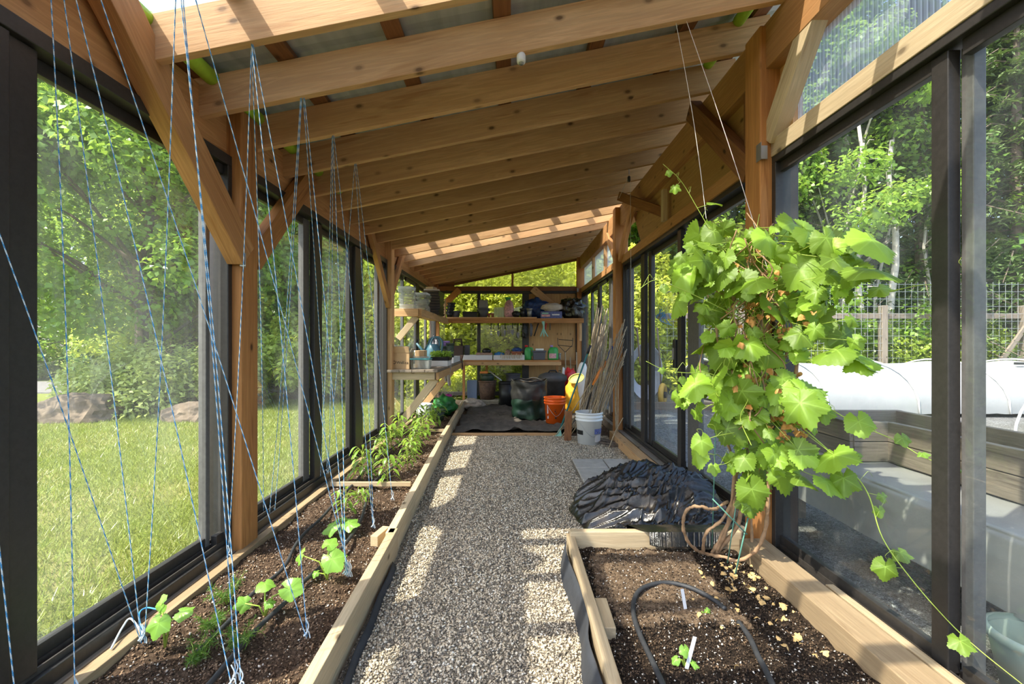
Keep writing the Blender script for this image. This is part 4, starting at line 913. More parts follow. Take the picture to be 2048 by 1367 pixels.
# ================================================================ GRAPE VINE
def spline(pts, n=8):
    pts = [Vector(p) for p in pts]; out_ = []
    q = [pts[0]*2-pts[1]]+pts+[pts[-1]*2-pts[-2]]
    for i in range(1, len(q)-2):
        for k in range(n):
            t = k/n; a, b, c, d = q[i-1], q[i], q[i+1], q[i+2]
            out_.append(.5*((2*b)+(c-a)*t+(2*a-5*b+4*c-d)*t*t+(3*b-a-3*c+d)*t**3))
    out_.append(pts[-1]); return out_
vine = thing('grape_vine', (1.12, 2.28, .09), 'big grape vine with bright green leaves climbing around the thick post', 'vine')
canes = MB(); green = MB(); tend = MB(); lv = []; dry = []
rnd = random.Random(5)
Z = lambda px, py, d: P(px, py, d)
cl = [
 ([Z(1455,1003,2.2),Z(1427,1018,2.12),Z(1400,1012,2.1),Z(1375,1018,2.12),Z(1366,1045,2.15),Z(1372,1075,2.2),Z(1392,1098,2.27),Z(1412,1108,2.33)], .0085),
 ([Z(1478,900,2.25),Z(1468,985,2.25),Z(1447,1035,2.22),Z(1415,1062,2.22),Z(1407,1085,2.25),Z(1408,1108,2.33)], .009),
 ([Z(1538,940,2.1),Z(1535,1015,2.1),Z(1530,1060,2.12),Z(1512,1100,2.15),Z(1478,1120,2.2),Z(1440,1112,2.25),Z(1412,1108,2.33)], .010),
 ([Z(1500,700,2.2),Z(1485,860,2.28),Z(1470,950,2.28),Z(1466,1020,2.3),Z(1440,1080,2.3),Z(1425,1105,2.33)], .013),
 ([Z(1520,640,2.2),Z(1505,800,2.27),Z(1490,930,2.28),Z(1478,1040,2.3),Z(1445,1090,2.3),Z(1430,1108,2.33)], .012),
 ([Z(1560,600,2.1),Z(1550,760,2.15),Z(1510,900,2.25),Z(1502,1000,2.3),Z(1504,1090,2.33)], .008),
 ([Z(1470,560,2.2),Z(1462,700,2.2),Z(1475,840,2.2),Z(1468,960,2.22),Z(1455,1050,2.25),Z(1435,1100,2.3)], .009),
 ([Z(1600,620,1.95),Z(1590,760,2.05),Z(1560,900,2.15),Z(1535,980,2.15)], .008),
 ([Z(1430,620,2.2),Z(1440,740,2.2),Z(1450,860,2.22),Z(1470,930,2.25)], .007),
]
for pts, r_ in cl:
    sp = spline(pts); canes.tube([p+Vector((rnd.uniform(-.002,.002),)*3) for p in sp], [r_*(.85+.15*math.sin(i*1.1)) for i in range(len(sp))], 8)
for k in range(64):   # thin woody shoots winding through the core
    z0 = rnd.uniform(.7, 1.35); x0 = rnd.uniform(.98, 1.27); y0 = rnd.uniform(2.05, 2.36)
    pts = [(x0+rnd.uniform(-.09,.09), y0+rnd.uniform(-.09,.04), z0+.11*i) for i in range(5)]
    (canes if k % 2 else tend).tube(spline(pts, 4), .003 if k % 2 else .0017, 5)
core = [Vector((1.16, 2.3, z)) for z in (.35, .6, .85, 1.1, 1.35, 1.6)]
blobs = [((1.08,2.12,1.58),(.34,.26,.16),54), ((1.22,1.80,1.48),(.12,.30,.17),34), ((1.10,2.08,1.30),(.33,.22,.24),42), ((1.24,1.82,1.24),(.09,.27,.22),26), ((.94,2.2,1.02),(.20,.14,.24),26), ((1.12,2.10,.98),(.20,.15,.24),24), ((1.20,1.93,.78),(.12,.16,.24),22), ((1.00,2.15,.72),(.16,.08,.20),11), ((1.0,2.18,1.45),(.30,.18,.18),16), ((1.12,2.08,.60),(.18,.10,.14),14)]
sun = Vector((-.60,-.36,1)).normalized()
n_ = 0
for c, r, n in blobs:
    for k in range(int(n*.95)):
        d = Vector((rnd.gauss(0,1), rnd.gauss(0,1), rnd.gauss(0,1))).normalized(); rr = .55+.45*rnd.random()
        p = Vector((c[0]+d.x*r[0]*rr, c[1]+d.y*r[1]*rr, c[2]+d.z*r[2]*rr)); p.x = min(p.x, 1.29)
        if p.y < 1.5: p.y = 1.5
        outw = (p-Vector((1.2, 2.35, p.z))).normalized()
        nr = (sun*.6+outw*.5+Vector((rnd.gauss(0,.5), rnd.gauss(0,.45), rnd.gauss(0,.4)))).normalized()
        tip = (outw*.6+Vector((rnd.gauss(0,.5), rnd.gauss(0,.3), -.9)))
        R = rnd.choice((rnd.uniform(.035,.06), rnd.uniform(.06,.115), rnd.uniform(.07,.11)))
        if p.x+R > 1.38: R = max(.03, 1.38-p.x)
        lv.append(lobe_leaf(p, nr, tip, R, 5, n_, .06, rnd.uniform(.0,.25), .5)); n_ += 1
        s0 = min(core, key=lambda q: (q-p).length)+Vector((rnd.uniform(-.08,.05), rnd.uniform(-.1,.0), rnd.uniform(-.08,.08)))
        if k % 2 == 0 or (s0-p).length < .25: green.tube([s0, (s0+p)/2+Vector((0,0,.03)), p], [.0022,.0016,.0012], 5)
        else: q = p+(s0-p)*.3; green.tube([q+Vector((0,0,-.02)), p], [.0016,.0012], 5)
def shoot(pts, leaves, r_=.0024, col=green):
    sp = spline(pts, 7); col.tube(sp, [r_*(1-.6*i/len(sp)) for i in range(len(sp))], 6)
    for (t, R, dx, dz, nx, ny, nzv) in leaves:
        b = sp[int(t*(len(sp)-1))]; p = b+Vector((dx, -.01, dz)); col.tube([b, p], .0011, 4)
        lv.append(lobe_leaf(p, (nx, ny, nzv), (dx, -.1, dz-.2), R, 5 if R > .03 else 3, int(R*9999+t*77), .04, .15, .5))
    for k in range(3):
        b = sp[rnd.randrange(2, len(sp)-1)]; e = b+Vector((rnd.uniform(-.08,.08), rnd.uniform(-.03,.03), rnd.uniform(-.02,.07)))
        tend.tube(spline([b, (b+e)/2+Vector((.01,0,.02)), e, e+Vector((.01,0,-.015))], 3), .0007, 4)
shoot([Z(1500,540,2.1),Z(1440,490,2.1),Z(1400,425,2.1),Z(1362,362,2.1),Z(1326,328,2.1)], [(.42,.072,.02,-.02,-.2,-.8,.4),(.18,.06,.03,.05,-.4,-.5,.7),(.78,.035,-.03,-.03,-.3,-.8,.4),(.95,.024,.0,-.02,-.3,-.8,.4),(.55,.05,.07,.02,.1,-.3,.9)])
shoot([Z(1490,640,2.1),Z(1410,600,2.05),Z(1355,575,2.05),Z(1310,560,2.05),Z(1275,580,2.05)], [(.45,.04,.0,-.02,-.3,-.7,.6),(.7,.03,.01,-.03,-.3,-.8,.4),(.25,.05,-.02,-.03,-.3,-.6,.7)])
shoot([Z(1500,800,2.1),Z(1430,750,2.05),Z(1370,745,2.05),Z(1330,740,2.05),Z(1292,722,2.05)], [(.8,.025,-.005,.0,-.3,-.7,.6),(.55,.026,.0,-.03,-.2,-.8,.4)])
shoot([Z(1620,520,1.95),Z(1690,470,1.85),Z(1735,425,1.8),Z(1775,385,1.75),Z(1812,350,1.7)], [(.2,.075,.0,.02,-.3,-.6,.8),(.5,.035,.02,.0,-.2,-.8,.5),(.75,.02,.0,-.02,-.2,-.9,.3),(.85,.018,.02,-.01,-.2,-.9,.3)])
shoot([Z(1640,600,1.9),Z(1740,590,1.75),Z(1840,570,1.6),Z(1900,565,1.52),Z(1945,500,1.45)], [(.65,.045,.01,-.01,-.3,-.7,.4),(.3,.06,.0,.02,-.4,-.4,.8),(.97,.03,.0,-.02,-.2,-.8,.3)])
shoot([Z(1600,850,1.95),Z(1690,930,1.85),Z(1735,985,1.78),Z(1765,1075,1.72),Z(1825,1160,1.58),Z(1900,1245,1.45),Z(1960,1300,1.36),Z(2050,1372,1.25)], [(.22,.075,-.06,.0,-.5,-.6,.5),(.34,.03,.02,-.02,-.2,-.9,.2),(.30,.028,.05,-.01,-.2,-.9,.3),(.47,.045,.03,-.005,-.3,-.3,.9),(.55,.052,-.07,.01,-.4,-.8,.3),(.80,.045,-.03,.0,-.3,-.4,.8),(.12,.06,.05,.01,-.3,-.5,.7)], .003)
shoot([Z(1600,780,1.95),Z(1700,840,1.8),Z(1790,880,1.7),Z(1850,915,1.6),Z(1920,935,1.5)], [(.3,.068,.0,.01,-.4,-.7,.5),(.55,.035,.0,.02,-.3,-.7,.5),(.72,.026,.0,.01,-.3,-.2,.9),(.98,.02,.0,-.01,-.2,-.8,.3),(.12,.06,.0,-.03,-.4,-.7,.5)])
shoot([Z(1480,900,2.15),Z(1455,925,2.1),Z(1420,930,2.08)], [(.9,.04,-.01,-.01,-.2,-.8,.4),(.4,.038,.0,-.03,-.3,-.8,.3)])
shoot([Z(1500,860,2.1),Z(1440,870,2.05),Z(1400,882,2.0)], [(.97,.062,-.01,.0,-.3,-.8,.5)])
shoot([Z(1520,980,2.1),Z(1500,1000,2.08),Z(1490,1015,2.05)], [(.9,.05,.01,.0,-.2,-.8,.4)])
o = canes.build('canes', M['vine_wood'], vine, smooth=True)
green.build('shoots', M['vine_green'], vine, smooth=True); L(tend.build('tendrils', M['vine_green'], vine), None, None, None, 'stuff')
build_leaves('foliage', lv, M['leaf_grape'], vine, world=True)
for k in range(190):
    c = rnd.choice([(1.10,2.12,1.42,.09),(1.16,2.0,1.30,.09),(1.14,2.15,1.0,.08),(1.20,2.0,.85,.05)])
    p = Vector((c[0]+rnd.gauss(0,c[3]), c[1]+rnd.gauss(0,c[3]), c[2]+rnd.gauss(0,c[3]))); p.x = min(p.x, 1.34)
    dry.append(lobe_leaf(p, (rnd.gauss(0,1), rnd.gauss(0,1), rnd.gauss(0,1)), (0,.1,-1), rnd.uniform(.012,.026), 3, k, .1, .8, .4, 2, 16))
build_leaves('dry_leaves', dry, M['dry_leaf'], vine, world=True)
lit = []
for k in range(80):
    t = abs(rnd.gauss(0,.25)); a = rnd.uniform(0, 6.28); x = 1.02+t*math.cos(a)*.9; y = 2.12-abs(rnd.gauss(0,.33))+.1
    if not (.4 < x < 1.14 and .9 < y < 2.42): continue
    R = rnd.uniform(.007, .022); lit.append(lobe_leaf((x, y, .115+.01*rnd.random()), (rnd.gauss(0,.5), rnd.gauss(0,.5), 1), (math.cos(k), math.sin(k), 0), R, 3, k, .1, .5, .4, 2, 16))
o = build_leaves('fallen_leaves', lit, M['dry_litter'], None, world=True); L(o, 'dry tan vine leaves littering the black soil', 'leaves', None, 'stuff')
for (a, b, r_, lab) in (((1431,860,2.15),(1424,1095,2.28),.0025,'straight green wire hanging left of the vine canes'), ((1425,997,2.12),(1494,1068,2.1),.003,'green stake lying slanted across the vine canes'), ((1496,1035,2.12),(1470,1150,2.12),.0035,'green wire stake with a loop leaning on the post base'), ((1472,1010,2.15),(1455,1125,2.2),.0028,'green wire stake right beside the loop-topped one')):
    L(MB().tube([Z(*a), Z(*b)], r_, 8).build('plant_stake', M['stake_green'], smooth=True), lab, 'stake', 'thin green stakes at the vine base')

# ================================================================ STRINGS
SM = [M['blue_string'], M['light_string']]
def twine(a, b, lab, mats=SM, r_=.0017, ends=None, group='training strings over the long bed'):
    a = Vector(a); b = Vector(b); n = int((b-a).length/.006); mb = MB(); ph = random.uniform(0, 9)
    pts = [a.lerp(b, i/n)+Vector((.010*math.sin(math.pi*i/n+ph*0), .004*math.sin(3*i/n+ph), 0)) for i in range(n+1)]
    mb.tube(pts, r_, 6)
    k = 0
    for i in range(n):
        for j in range(6): mb.m[k] = ((i+j) % 6)//3; k += 1
    o = mb.build('garden_string', mats, smooth=True); L(o, lab, 'string', group); return o
def topat(px, d): x = (px-1024)*d/F; return Vector((x, d, rz(x)+.004))
r0, r1, r2, r3, r4, r5 = ry[6], ry[7], ry[8], ry[9], ry[10], ry[11]
Bt = lambda x, y: G(x, y, .062)
knotd = {}
for (t, b, lab) in [
  (topat(98, r0), Bt(152,1400), 'blue string hanging almost straight down beside the near black stile'),
  (topat(122, r0), Bt(284,1285), 'steep string from the upper corner to the sill knot'),
  (topat(140, r0), Bt(465,1372), 'long slanting string, third from the black stile at the top'),
  (topat(183, r0), Bt(614,1275), 'longest slanting string, crossing the brace to the bed board knot'),
  (topat(356, r0), Bt(287,1286), 'string leaning back towards the sill knot'),
  (topat(354, r0), Bt(482,1378), 'near upright string ending by the nearest dill'),
  (topat(359, r0), Bt(472,1360), 'near upright string twinned with the one ending by the nearest dill'),
  (topat(368, r0), Bt(700,1152), 'string running across the near post to the bright cucumber plant'),
  (Vector((-1.46, 1.02, 2.29)), Bt(283,1284), 'low slanting string entering over the black stile to the sill knot'),
  (Vector((-1.30, .98, 2.31)), Bt(40,1470), 'string cutting the lowest corner of the stile'),
  (topat(502, r1), Bt(457,1117), 'string from the sunlit rafter to the post foot'),
  (topat(503, r1), Bt(527,1040), 'string from the sunlit rafter down behind the post'),
  (topat(504, r1), Bt(614,1274), 'string from the sunlit rafter to the bed board knot'),
  (topat(505, r1), Bt(697,1153), 'string from the sunlit rafter to the far cucumber plant'),
  (topat(602, r2), Bt(537,1042), 'string from the socket rafter back to the sill'),
  (topat(604, r2), Bt(548,1036), 'string from the socket rafter to the sill beside its twin'),
  (topat(606, r2), Bt(655,958), 'string from the socket rafter to the blue knot by the pepper'),
  (topat(608, r2), Bt(694,1152), 'string from the socket rafter to the bright cucumber plant'),
  (topat(664, r3), Bt(640,965), 'string from the knotty rafter to the sill'),
  (topat(665, r3), Bt(657,957), 'string from the knotty rafter to the blue knot'),
  (topat(666, r3), Bt(690,1150), 'string from the knotty rafter to the cucumber plant'),
  (topat(668, r3), Bt(746,1056), 'string from the knotty rafter to the cleat block'),
  (topat(709, r4), Bt(652,957), 'string from the fourth visible rafter to the blue knot'),
  (topat(710, r4), Bt(747,1055), 'string from the fourth visible rafter to the cleat block'),
  (topat(712, r4), Bt(785,1000), 'string from the fourth visible rafter to the loop on the bed board')]:
    o = twine(t, b, lab)
    knotd[(round(b.x, 1), round(b.y, 1))] = b
    if b.y > 1.25:   # the knot round a peg
        kn = MB(); kn.tube(spline([b+Vector((.012,0,.0)), b+Vector((.0,.01,.018)), b+Vector((-.012,0,.008)), b+Vector((0,-.01,.02)), b+Vector((.006,0,.045)), b+Vector((-.004,0,.07))], 5), .0022, 5)
        kn.build('knot', M['light_string'], o)
o = MB().tube(spline([Bt(287,1286)+Vector((0,0,.03)), Bt(262,1268)+Vector((0,0,.06)), Bt(245,1275)+Vector((0,0,.04)), Bt(222,1308)+Vector((0,0,.02))], 6), .0035, 6).build('string_end', M['light_string'], smooth=True); L(o, 'frayed pale string end lying on the sill board', 'string')
o = MB().tube(spline([Bt(287,1286)+Vector((0,0,.02)), Bt(278,1255)+Vector((0,0,.05)), Bt(292,1240)+Vector((0,0,.05)), Bt(316,1243)+Vector((0,0,.05))], 6), .003, 6).build('string_end', M['blue_string'], smooth=True); L(o, 'curled blue string end reaching towards the first seedling', 'string')
o = MB().tube(spline([Bt(655,958)+Vector((0,0,.02)), Bt(650,945)+Vector((0,0,.05)), Bt(640,952)+Vector((0,0,.05)), Bt(646,965)+Vector((0,0,.02))], 6), .003, 6).build('string_end', M['light_string'], smooth=True); L(o, 'loose blue-white string loop by the pepper at the sill', 'string')
twine(topat(1352, r2), Z(1412,438,2.1), 'thin tan string from the roof to the topmost vine leaf', [M['white_string'], M['white_string']], .0013, None, 'strings holding the vine')
twine(topat(1373, r2), Z(1535,540,2.1), 'pink and white string holding up the vine', [M['pinkwhite_string'], M['white_string']], .0016, None, 'strings holding the vine')
pu = thing('pulley', topat(1258, ry[13]), 'small dark pulley with cords hanging below a rafter', 'pulley')
t0 = topat(1258, ry[13]); MB().tube([t0, t0+Vector((0,0,-.06))], .003, 6).build('hook', M['steel'], pu)
MB().lathe([(.004,-.03),(.014,-.02),(.014,.02),(.004,.03)], t0+Vector((0,0,-.10)), 10, cap1=True).build('wheel', M['dark_metal'], pu, True)
MB().tube([t0+Vector((.012,0,-.1)), t0+Vector((.02,0,-1.3)), t0+Vector((.025,0,-1.75))], .0015, 5).build('cord', M['white_string'], pu)
MB().tube([t0+Vector((-.012,0,-.1)), Z(1238,396,4.85)], .0015, 5).build('cord', M['white_string'], pu)
# ================================================================ HOSES
def hose(pts, zz, r_, lab, lift=0):
    q = [G(x, y, zz)+Vector((0,0,lift*math.sin(math.pi*i/(len(pts)-1)))) for i, (x, y) in enumerate(pts)]
    L(MB().tube(spline(q, 8), r_, 10).build('soaker_hose', M['hose'], smooth=True), lab, 'hose', 'dark soaker hoses')
hose([(380,1412),(419,1367),(470,1307),(522,1249),(573,1201),(607,1163),(658,1119),(693,1084),(720,1043),(730,1013),(744,968),(781,937),(822,905),(845,880)], .078, .0095, 'soaker hose nearer the path, running the length of the long bed')
hose([(395,1303),(464,1235),(505,1187),(566,1136),(590,1091),(611,1064),(641,1037),(669,1006),(706,968),(733,938),(778,900),(812,876)], .078, .0088, 'soaker hose nearer the glass in the long bed')
hose([(1345,1410),(1325,1366),(1302,1316),(1284,1278),(1268,1234),(1268,1199),(1284,1176),(1319,1165),(1354,1167),(1392,1179),(1428,1199),(1450,1217)], .108, .0095, 'curved grey hose arching over the vine bed')
hose([(1477,1243),(1498,1272),(1516,1311),(1530,1337),(1560,1400)], .105, .0095, 'straight grey hose end emerging from the black soil')

# ================================================================ BLACK FILM HEAP
def film(u, v):
    p, q = 2*u-1, 2*v-1; dx, dy = p*math.sqrt(1-q*q/2), q*math.sqrt(1-p*p/2); r = math.hypot(dx, dy); a = math.atan2(dy, dx)
    ra = .50+.09*math.cos(a-.3)+.07*math.cos(2*a+.4)+.05*nz((math.cos(a)*2, math.sin(a)*2, 3), 1.6)
    x = .88+ra*dx; y = 3.05+.70*dy
    x = min(x, 1.34+.02*(x-1.34))
    wx, wy = x+.16*nz((x, y, 1), 2.2), y+.10*nz((x, y, 7), 2.5)
    e = max(0, 1-r**2.6)
    ridge = 1-min(1, abs(nz((wx*1.0, wy*5.6, 2), 1.5))*3.0)
    ridge2 = 1-min(1, abs(nz((wx*2.2+5, wy*12, 9), 1.3))*3.0)
    cs, sn = .8, .6; ux, uy = wx*cs+wy*sn, -wx*sn+wy*cs
    ridge3 = 1-min(1, abs(nz((ux*3+1, uy*15, 4), 1.2))*2.8)
    t = max(0, min(1, (y-2.55)/.85)); right = .60+.62*max(0, min(1, (x-.45)/.8))
    z = e*((.05+.25*t)*right)+min(1, 7*e)*(.040*ridge**1.6+.030*ridge2**2.0+.020*ridge3**2)+.012
    if y < 2.53: z = max(z+.04, .178 if y > 2.42 else .105+.02*ridge)
    return (x, y, max(z, .015))
o = MB().grid(film, 230, 230).build('plastic_sheet', M['film'], smooth=True); L(o, 'crumpled heap of shiny black plastic sheeting beside the vine', 'plastic sheet')
# ================================================================ YARD
def fencepost(x, y, h, par): MB().box(x-.07, x+.07, y-.07, y+.07, -.05, h).build('post', W['greyZ'], par, bevel=.01)
FY = 11.0
fe = thing('wire_fence', (9, FY, 0), 'weathered wooden rail fence with wire mesh across the yard', 'fence')
for x in (2.2, 5.5, 8.87, 12.22, 15.6): fencepost(x, FY, 2.05, fe)
for i in range(4):
    xa = (2.2, 5.5, 8.87, 12.22, 15.6)[i:i+2]
    lumber('rail', (xa[0]+.07, FY, 1.80), (xa[1]-.07, FY, 1.80), .05, .13, W['greyX'], fe)
lumber('brace', (12.2, FY-.08, 1.55), (11.3, FY-.08, .3), .05, .1, W['greyX'], fe)
wm_ = MB()
for k in range(91): x = 2.2+k*.149; wm_.beam((x, FY-.06, .05), (x, FY-.06, 2.6), .006, .006, (0,1,0))
for k in range(15): z = .1+k*.175; wm_.beam((2.2, FY-.065, z), (15.6, FY-.065, z), .006, .006)
wm_.build('wire_mesh', M['wire'], fe)
# row cover tunnel
rc = thing('row_cover', (8, 8.6, 0), 'long white fabric row cover stretched over hoops', 'row cover')
hx = [3.6+1.45*k for k in range(8)]
def cover(u, v):
    x = 3.6+10.15*u; ph = (x-3.6)/1.45; s = abs(math.sin(math.pi*ph)); sag = .06*s
    a = math.pi*v; R = 1.25-.02*s; H = .80-sag+.02*nz((x, v*3, 0), 2)
    return (x, 8.6-R*math.cos(a), .03+H*math.sin(a)**.8+.012*nz((x*2, v*6, 3), 3))
MB().grid(cover, 150, 40).build('fabric', M['frost_cloth'], rc, True)
for x in hx:
    pts = [(x, 8.6-1.27*math.cos(math.pi*k/16), .03+.83*math.sin(math.pi*k/16)**.8) for k in range(17)]
    MB().tube(pts, .014, 6).build('hoop', M['white_plastic'], rc, True)
MB().box(8.9, 9.05, 8.1, 8.16, .78, .82).build('clip', M['black_plastic'], rc)
bh = MB().tube([(5.9+1.0-1.0*math.cos(math.pi*k/16)*1.0, 5.4, .05+.82*math.sin(math.pi*k/16)) for k in range(17)], .014, 8).build('bare_hoop', M['white_plastic'], smooth=True); L(bh, 'bare white plastic hoop standing before the row cover', 'hoop', 'bare hoops')
bh = MB().tube([(6.3+.7-.7*math.cos(math.pi*k/16), 4.9, .05+.62*math.sin(math.pi*k/16)) for k in range(17)], .016, 8).build('bare_hoop', M['frame_grey'], smooth=True); L(bh, 'bare dark hoop by the green plants in the yard', 'hoop', 'bare hoops')
o = dup(ys); place(o, 7.3, 5.6, .42, 1, 'low green crop growing beyond the planter box'); o['category'] = 'plants'
# weathered planter boxes on a plastic covered table
pb = thing('planter_box', (2.35, 2.6, .46), 'large weathered plank planter box on the plastic-covered table', 'planter')
def plankwall(p, q, z0, n, h, t, par):
    for k in range(n):
        zc = z0+h*(k+.5); o = lumber('plank', (p[0], p[1], zc), (q[0], q[1], zc), t, h-.004, W['greyX'], par, bevel=.004)
plankwall((2.02, 3.22), (2.72, 3.22), .465, 2, .12, .04, pb); plankwall((2.69, 3.2), (2.69, 1.2), .465, 2, .12, .04, pb); plankwall((2.04, 3.2), (2.04, 2.75), .465, 2, .12, .04, pb)
plankwall((2.26, 2.75), (2.26, 1.2), .465, 2, .12, .04, pb); plankwall((2.04, 2.76), (2.26, 2.76), .465, 2, .12, .04, pb); plankwall((2.25, 1.2), (2.70, 1.2), .465, 2, .12, .04, pb)
MB().box(2.28, 2.67, 1.22, 3.2, .47, .60).build('soil', M['soil_black'], pb)
tbx = thing('plastic_covered_table', (2.3, 2.2, -.03), 'low table draped in cloudy grey plastic outside the near glass', 'table')
def drape(u, v):
    y = 1.0+2.35*u
    prof = [(2.95,.455),(2.0,.46),(1.90,.455),(1.87,.43),(1.855,.36),(1.85,.28),(1.85,.17)]
    t = v*(len(prof)-1); i = min(int(t), len(prof)-2); f = t-i
    x = prof[i][0]*(1-f)+prof[i+1][0]*f; z = prof[i][1]*(1-f)+prof[i+1][1]*f
    zz = z+.008*nz((x*2, y*3, z), 2)*(1 if v < .3 else .4); xx = x+.01*nz((y*3, z*6, 1), 1.5)*(v > .4)
    return (xx, y, zz)
MB().grid(drape, 60, 40).build('plastic_cover', M['greenhouse_plastic'], tbx, True)
MB().box(1.93, 2.95, 1.02, 3.3, .40, .44).build('table_top', W['greyY'], tbx)
for x, y in ((1.98,1.1),(1.98,3.2),(2.85,1.1),(2.85,3.2)): MB().box(x-.04, x+.04, y-.04, y+.04, -.03, .40).build('leg', W['greyZ'], tbx)
wl = thing('reflected_slats', (2.35, 2.0, -.03), 'grey upright slats under the plastic-covered table, modelled from a reflection in the glass', 'crate')  # a reflection of boards in the glass, modelled as a slatted raised-bed side
for k in range(12): MB().box(2.20, 2.225, 1.30+k*.11, 1.40+k*.11, -.03, .30).build('slat', W['greyZ'], wl, bevel=.003)
MB().box(2.17, 2.20, 1.28, 2.62, .02, .09).build('rail', W['greyY'], wl)
bk = thing('pale_bin', (1.93, 1.60, -.03), 'pale green bin standing under the table edge outside', 'bin')
MB().lathe([(.10,-.03),(.135,.16)], (1.80,1.56,0), 24).build('bin_body', M['pale_green_bin'], bk, True)
MB().lathe([(.135,.155),(.148,.16),(.148,.18),(.132,.185)], (1.80,1.56,0), 24, cap0=False).build('rim', M['pale_green_bin'], bk, True)
# wheelbarrow stood on end, timber edging
wb = thing('wheelbarrow', (2.8, 8.8, 0), 'wheelbarrow stood on end with a pale tub and yellow tyre', 'wheelbarrow')
def tub(u, v):
    a = 2*math.pi*v; r = .30*(.55+.45*u**.5); cx = 2.62+.0*u; 
    x = 2.55+r*1.05*math.cos(a); z = .62+r*2.0*math.sin(a)*.9; y = 8.75+.28*(1-u)**.8
    return (x, y, z)
MB().grid(tub, 8, 33).build('tub', M['poly_tub'], wb, True, solid=.008)
tw = MB(); n = 28
pts = [(2.80, 8.55+.19*math.cos(2*math.pi*k/n), .20+.19*math.sin(2*math.pi*k/n)) for k in range(n+1)]
th = math.radians(60)
pts = [(2.80+.17*math.cos(2*math.pi*k/n)*math.cos(th), 8.55+.17*math.cos(2*math.pi*k/n)*math.sin(th), .20+.17*math.sin(2*math.pi*k/n)) for k in range(n+1)]
ty = tw.tube(pts, .05, 10, cap=False).build('tyre', M['tyre_yellow'], wb, True)
MB().tube([(2.8-.07*math.sin(th), 8.55+.07*math.cos(th), .2), (2.8+.07*math.sin(th), 8.55-.07*math.cos(th), .2)], .06, 12).build('hub', M['dark_metal'], wb)
for sx in (-.16, .22): MB().tube([(2.5+sx, 8.62, 1.45), (2.55+sx, 8.6, .8), (2.70+sx*.4, 8.6, .2)], .016, 8).build('handle', M['bark'], wb, True)
o = lumber('edging_timber', (1.9, 8.3, .03), (7.5, 8.0, .03), .12, .14, W['greyX']); L(o, 'old timber edging lying across the yard by the wheelbarrow', 'timber')
def rag(u, v, x0, y0, z0, w_, h_, s): return (x0+w_*u+.03*nz((u*5,v*5,s),1), y0+.06*nz((u*6, v*3, s),1.5), z0-h_*v*(.75+.25*math.sin(u*17+s)))
o = MB().grid(lambda u, v: rag(u, v, 2.75, FY-.2, 1.72, .42, .34, 1), 24, 12).build('hanging_net', M['red_plastic'], solid=.01); L(o, 'red tangle hanging on the fence rail', 'netting')
nt_ = MB(); rr_ = random.Random(3)
for k in range(34):
    a = Vector((2.95+rr_.uniform(-.1,.75), FY-.15, 1.85+rr_.uniform(-.05,.2))); nt_.tube(spline([a, a+Vector((rr_.uniform(-.15,.15), 0, rr_.uniform(-.2,.12))), a+Vector((rr_.uniform(-.2,.2), .03, rr_.uniform(-.45,.0)))], 4), .008, 4)
L(nt_.build('tangled_rope', M['rope_blue']), 'blue and teal tangled rope over the fence rail', 'rope')
# parked car in the shade
cr = thing('parked_car', (-7.2, 12.4, 0), 'dark car parked in shade beyond the lawn, red tail light showing', 'car')
def carb(u, v):
    x = -8.2+2.1*u; prof = [(11.6,.25),(11.55,.75),(11.75,.95),(12.0,1.3),(12.5,1.42),(13.4,1.4),(13.9,1.0),(14.5,.85),(14.55,.3)]
    t = v*(len(prof)-1); i = min(int(t), len(prof)-2); f = t-i; return (-3.4-2.0*0+ (x+3.4) , prof[i][0]*(1-f)+prof[i+1][0]*f, prof[i][1]*(1-f)+prof[i+1][1]*f)
cb = MB(); prof = [(-8.9,.25),(-8.95,.75),(-8.6,.92),(-8.1,1.30),(-7.6,1.42),(-6.6,1.40),(-5.9,.98),(-5.25,.85),(-5.2,.3)]
n = len(prof); vsl = [(x, 11.6+.12*(z > .95), z) for x, z in prof]+[(x, 13.2-.12*(z > .95), z) for x, z in prof]
cb.add(vsl, [tuple(range(n-1,-1,-1)), tuple(range(n, 2*n))]+[(i, i+1, n+i+1, n+i) for i in range(n-1)]+[(n-1, 0, n, 2*n-1)])
cb.build('car_body', M['car_dark'], cr, bevel=.05)
for x in (-8.2, -6.0):
    w_ = MB(); 
    w_.lathe([(.30,-.1),(.31,0),(.30,.1)], (x, 11.62, .31), 24, cap1=True, mat=Matrix.Rotation(math.pi/2, 3, 'X')); w_.build('wheel', M['black_plastic'], cr, True)
MB().box(-5.35, -5.19, 11.58, 11.85, .66, .82).build('tail_light', M['red_plastic'], cr, bevel=.02)
MB().add([(-8.0,11.60,.98),(-6.2,11.60,.98),(-6.75,11.70,1.32),(-7.55,11.70,1.32)], [(0,1,2,3)]).build('side_window', M['window_glass'], cr)
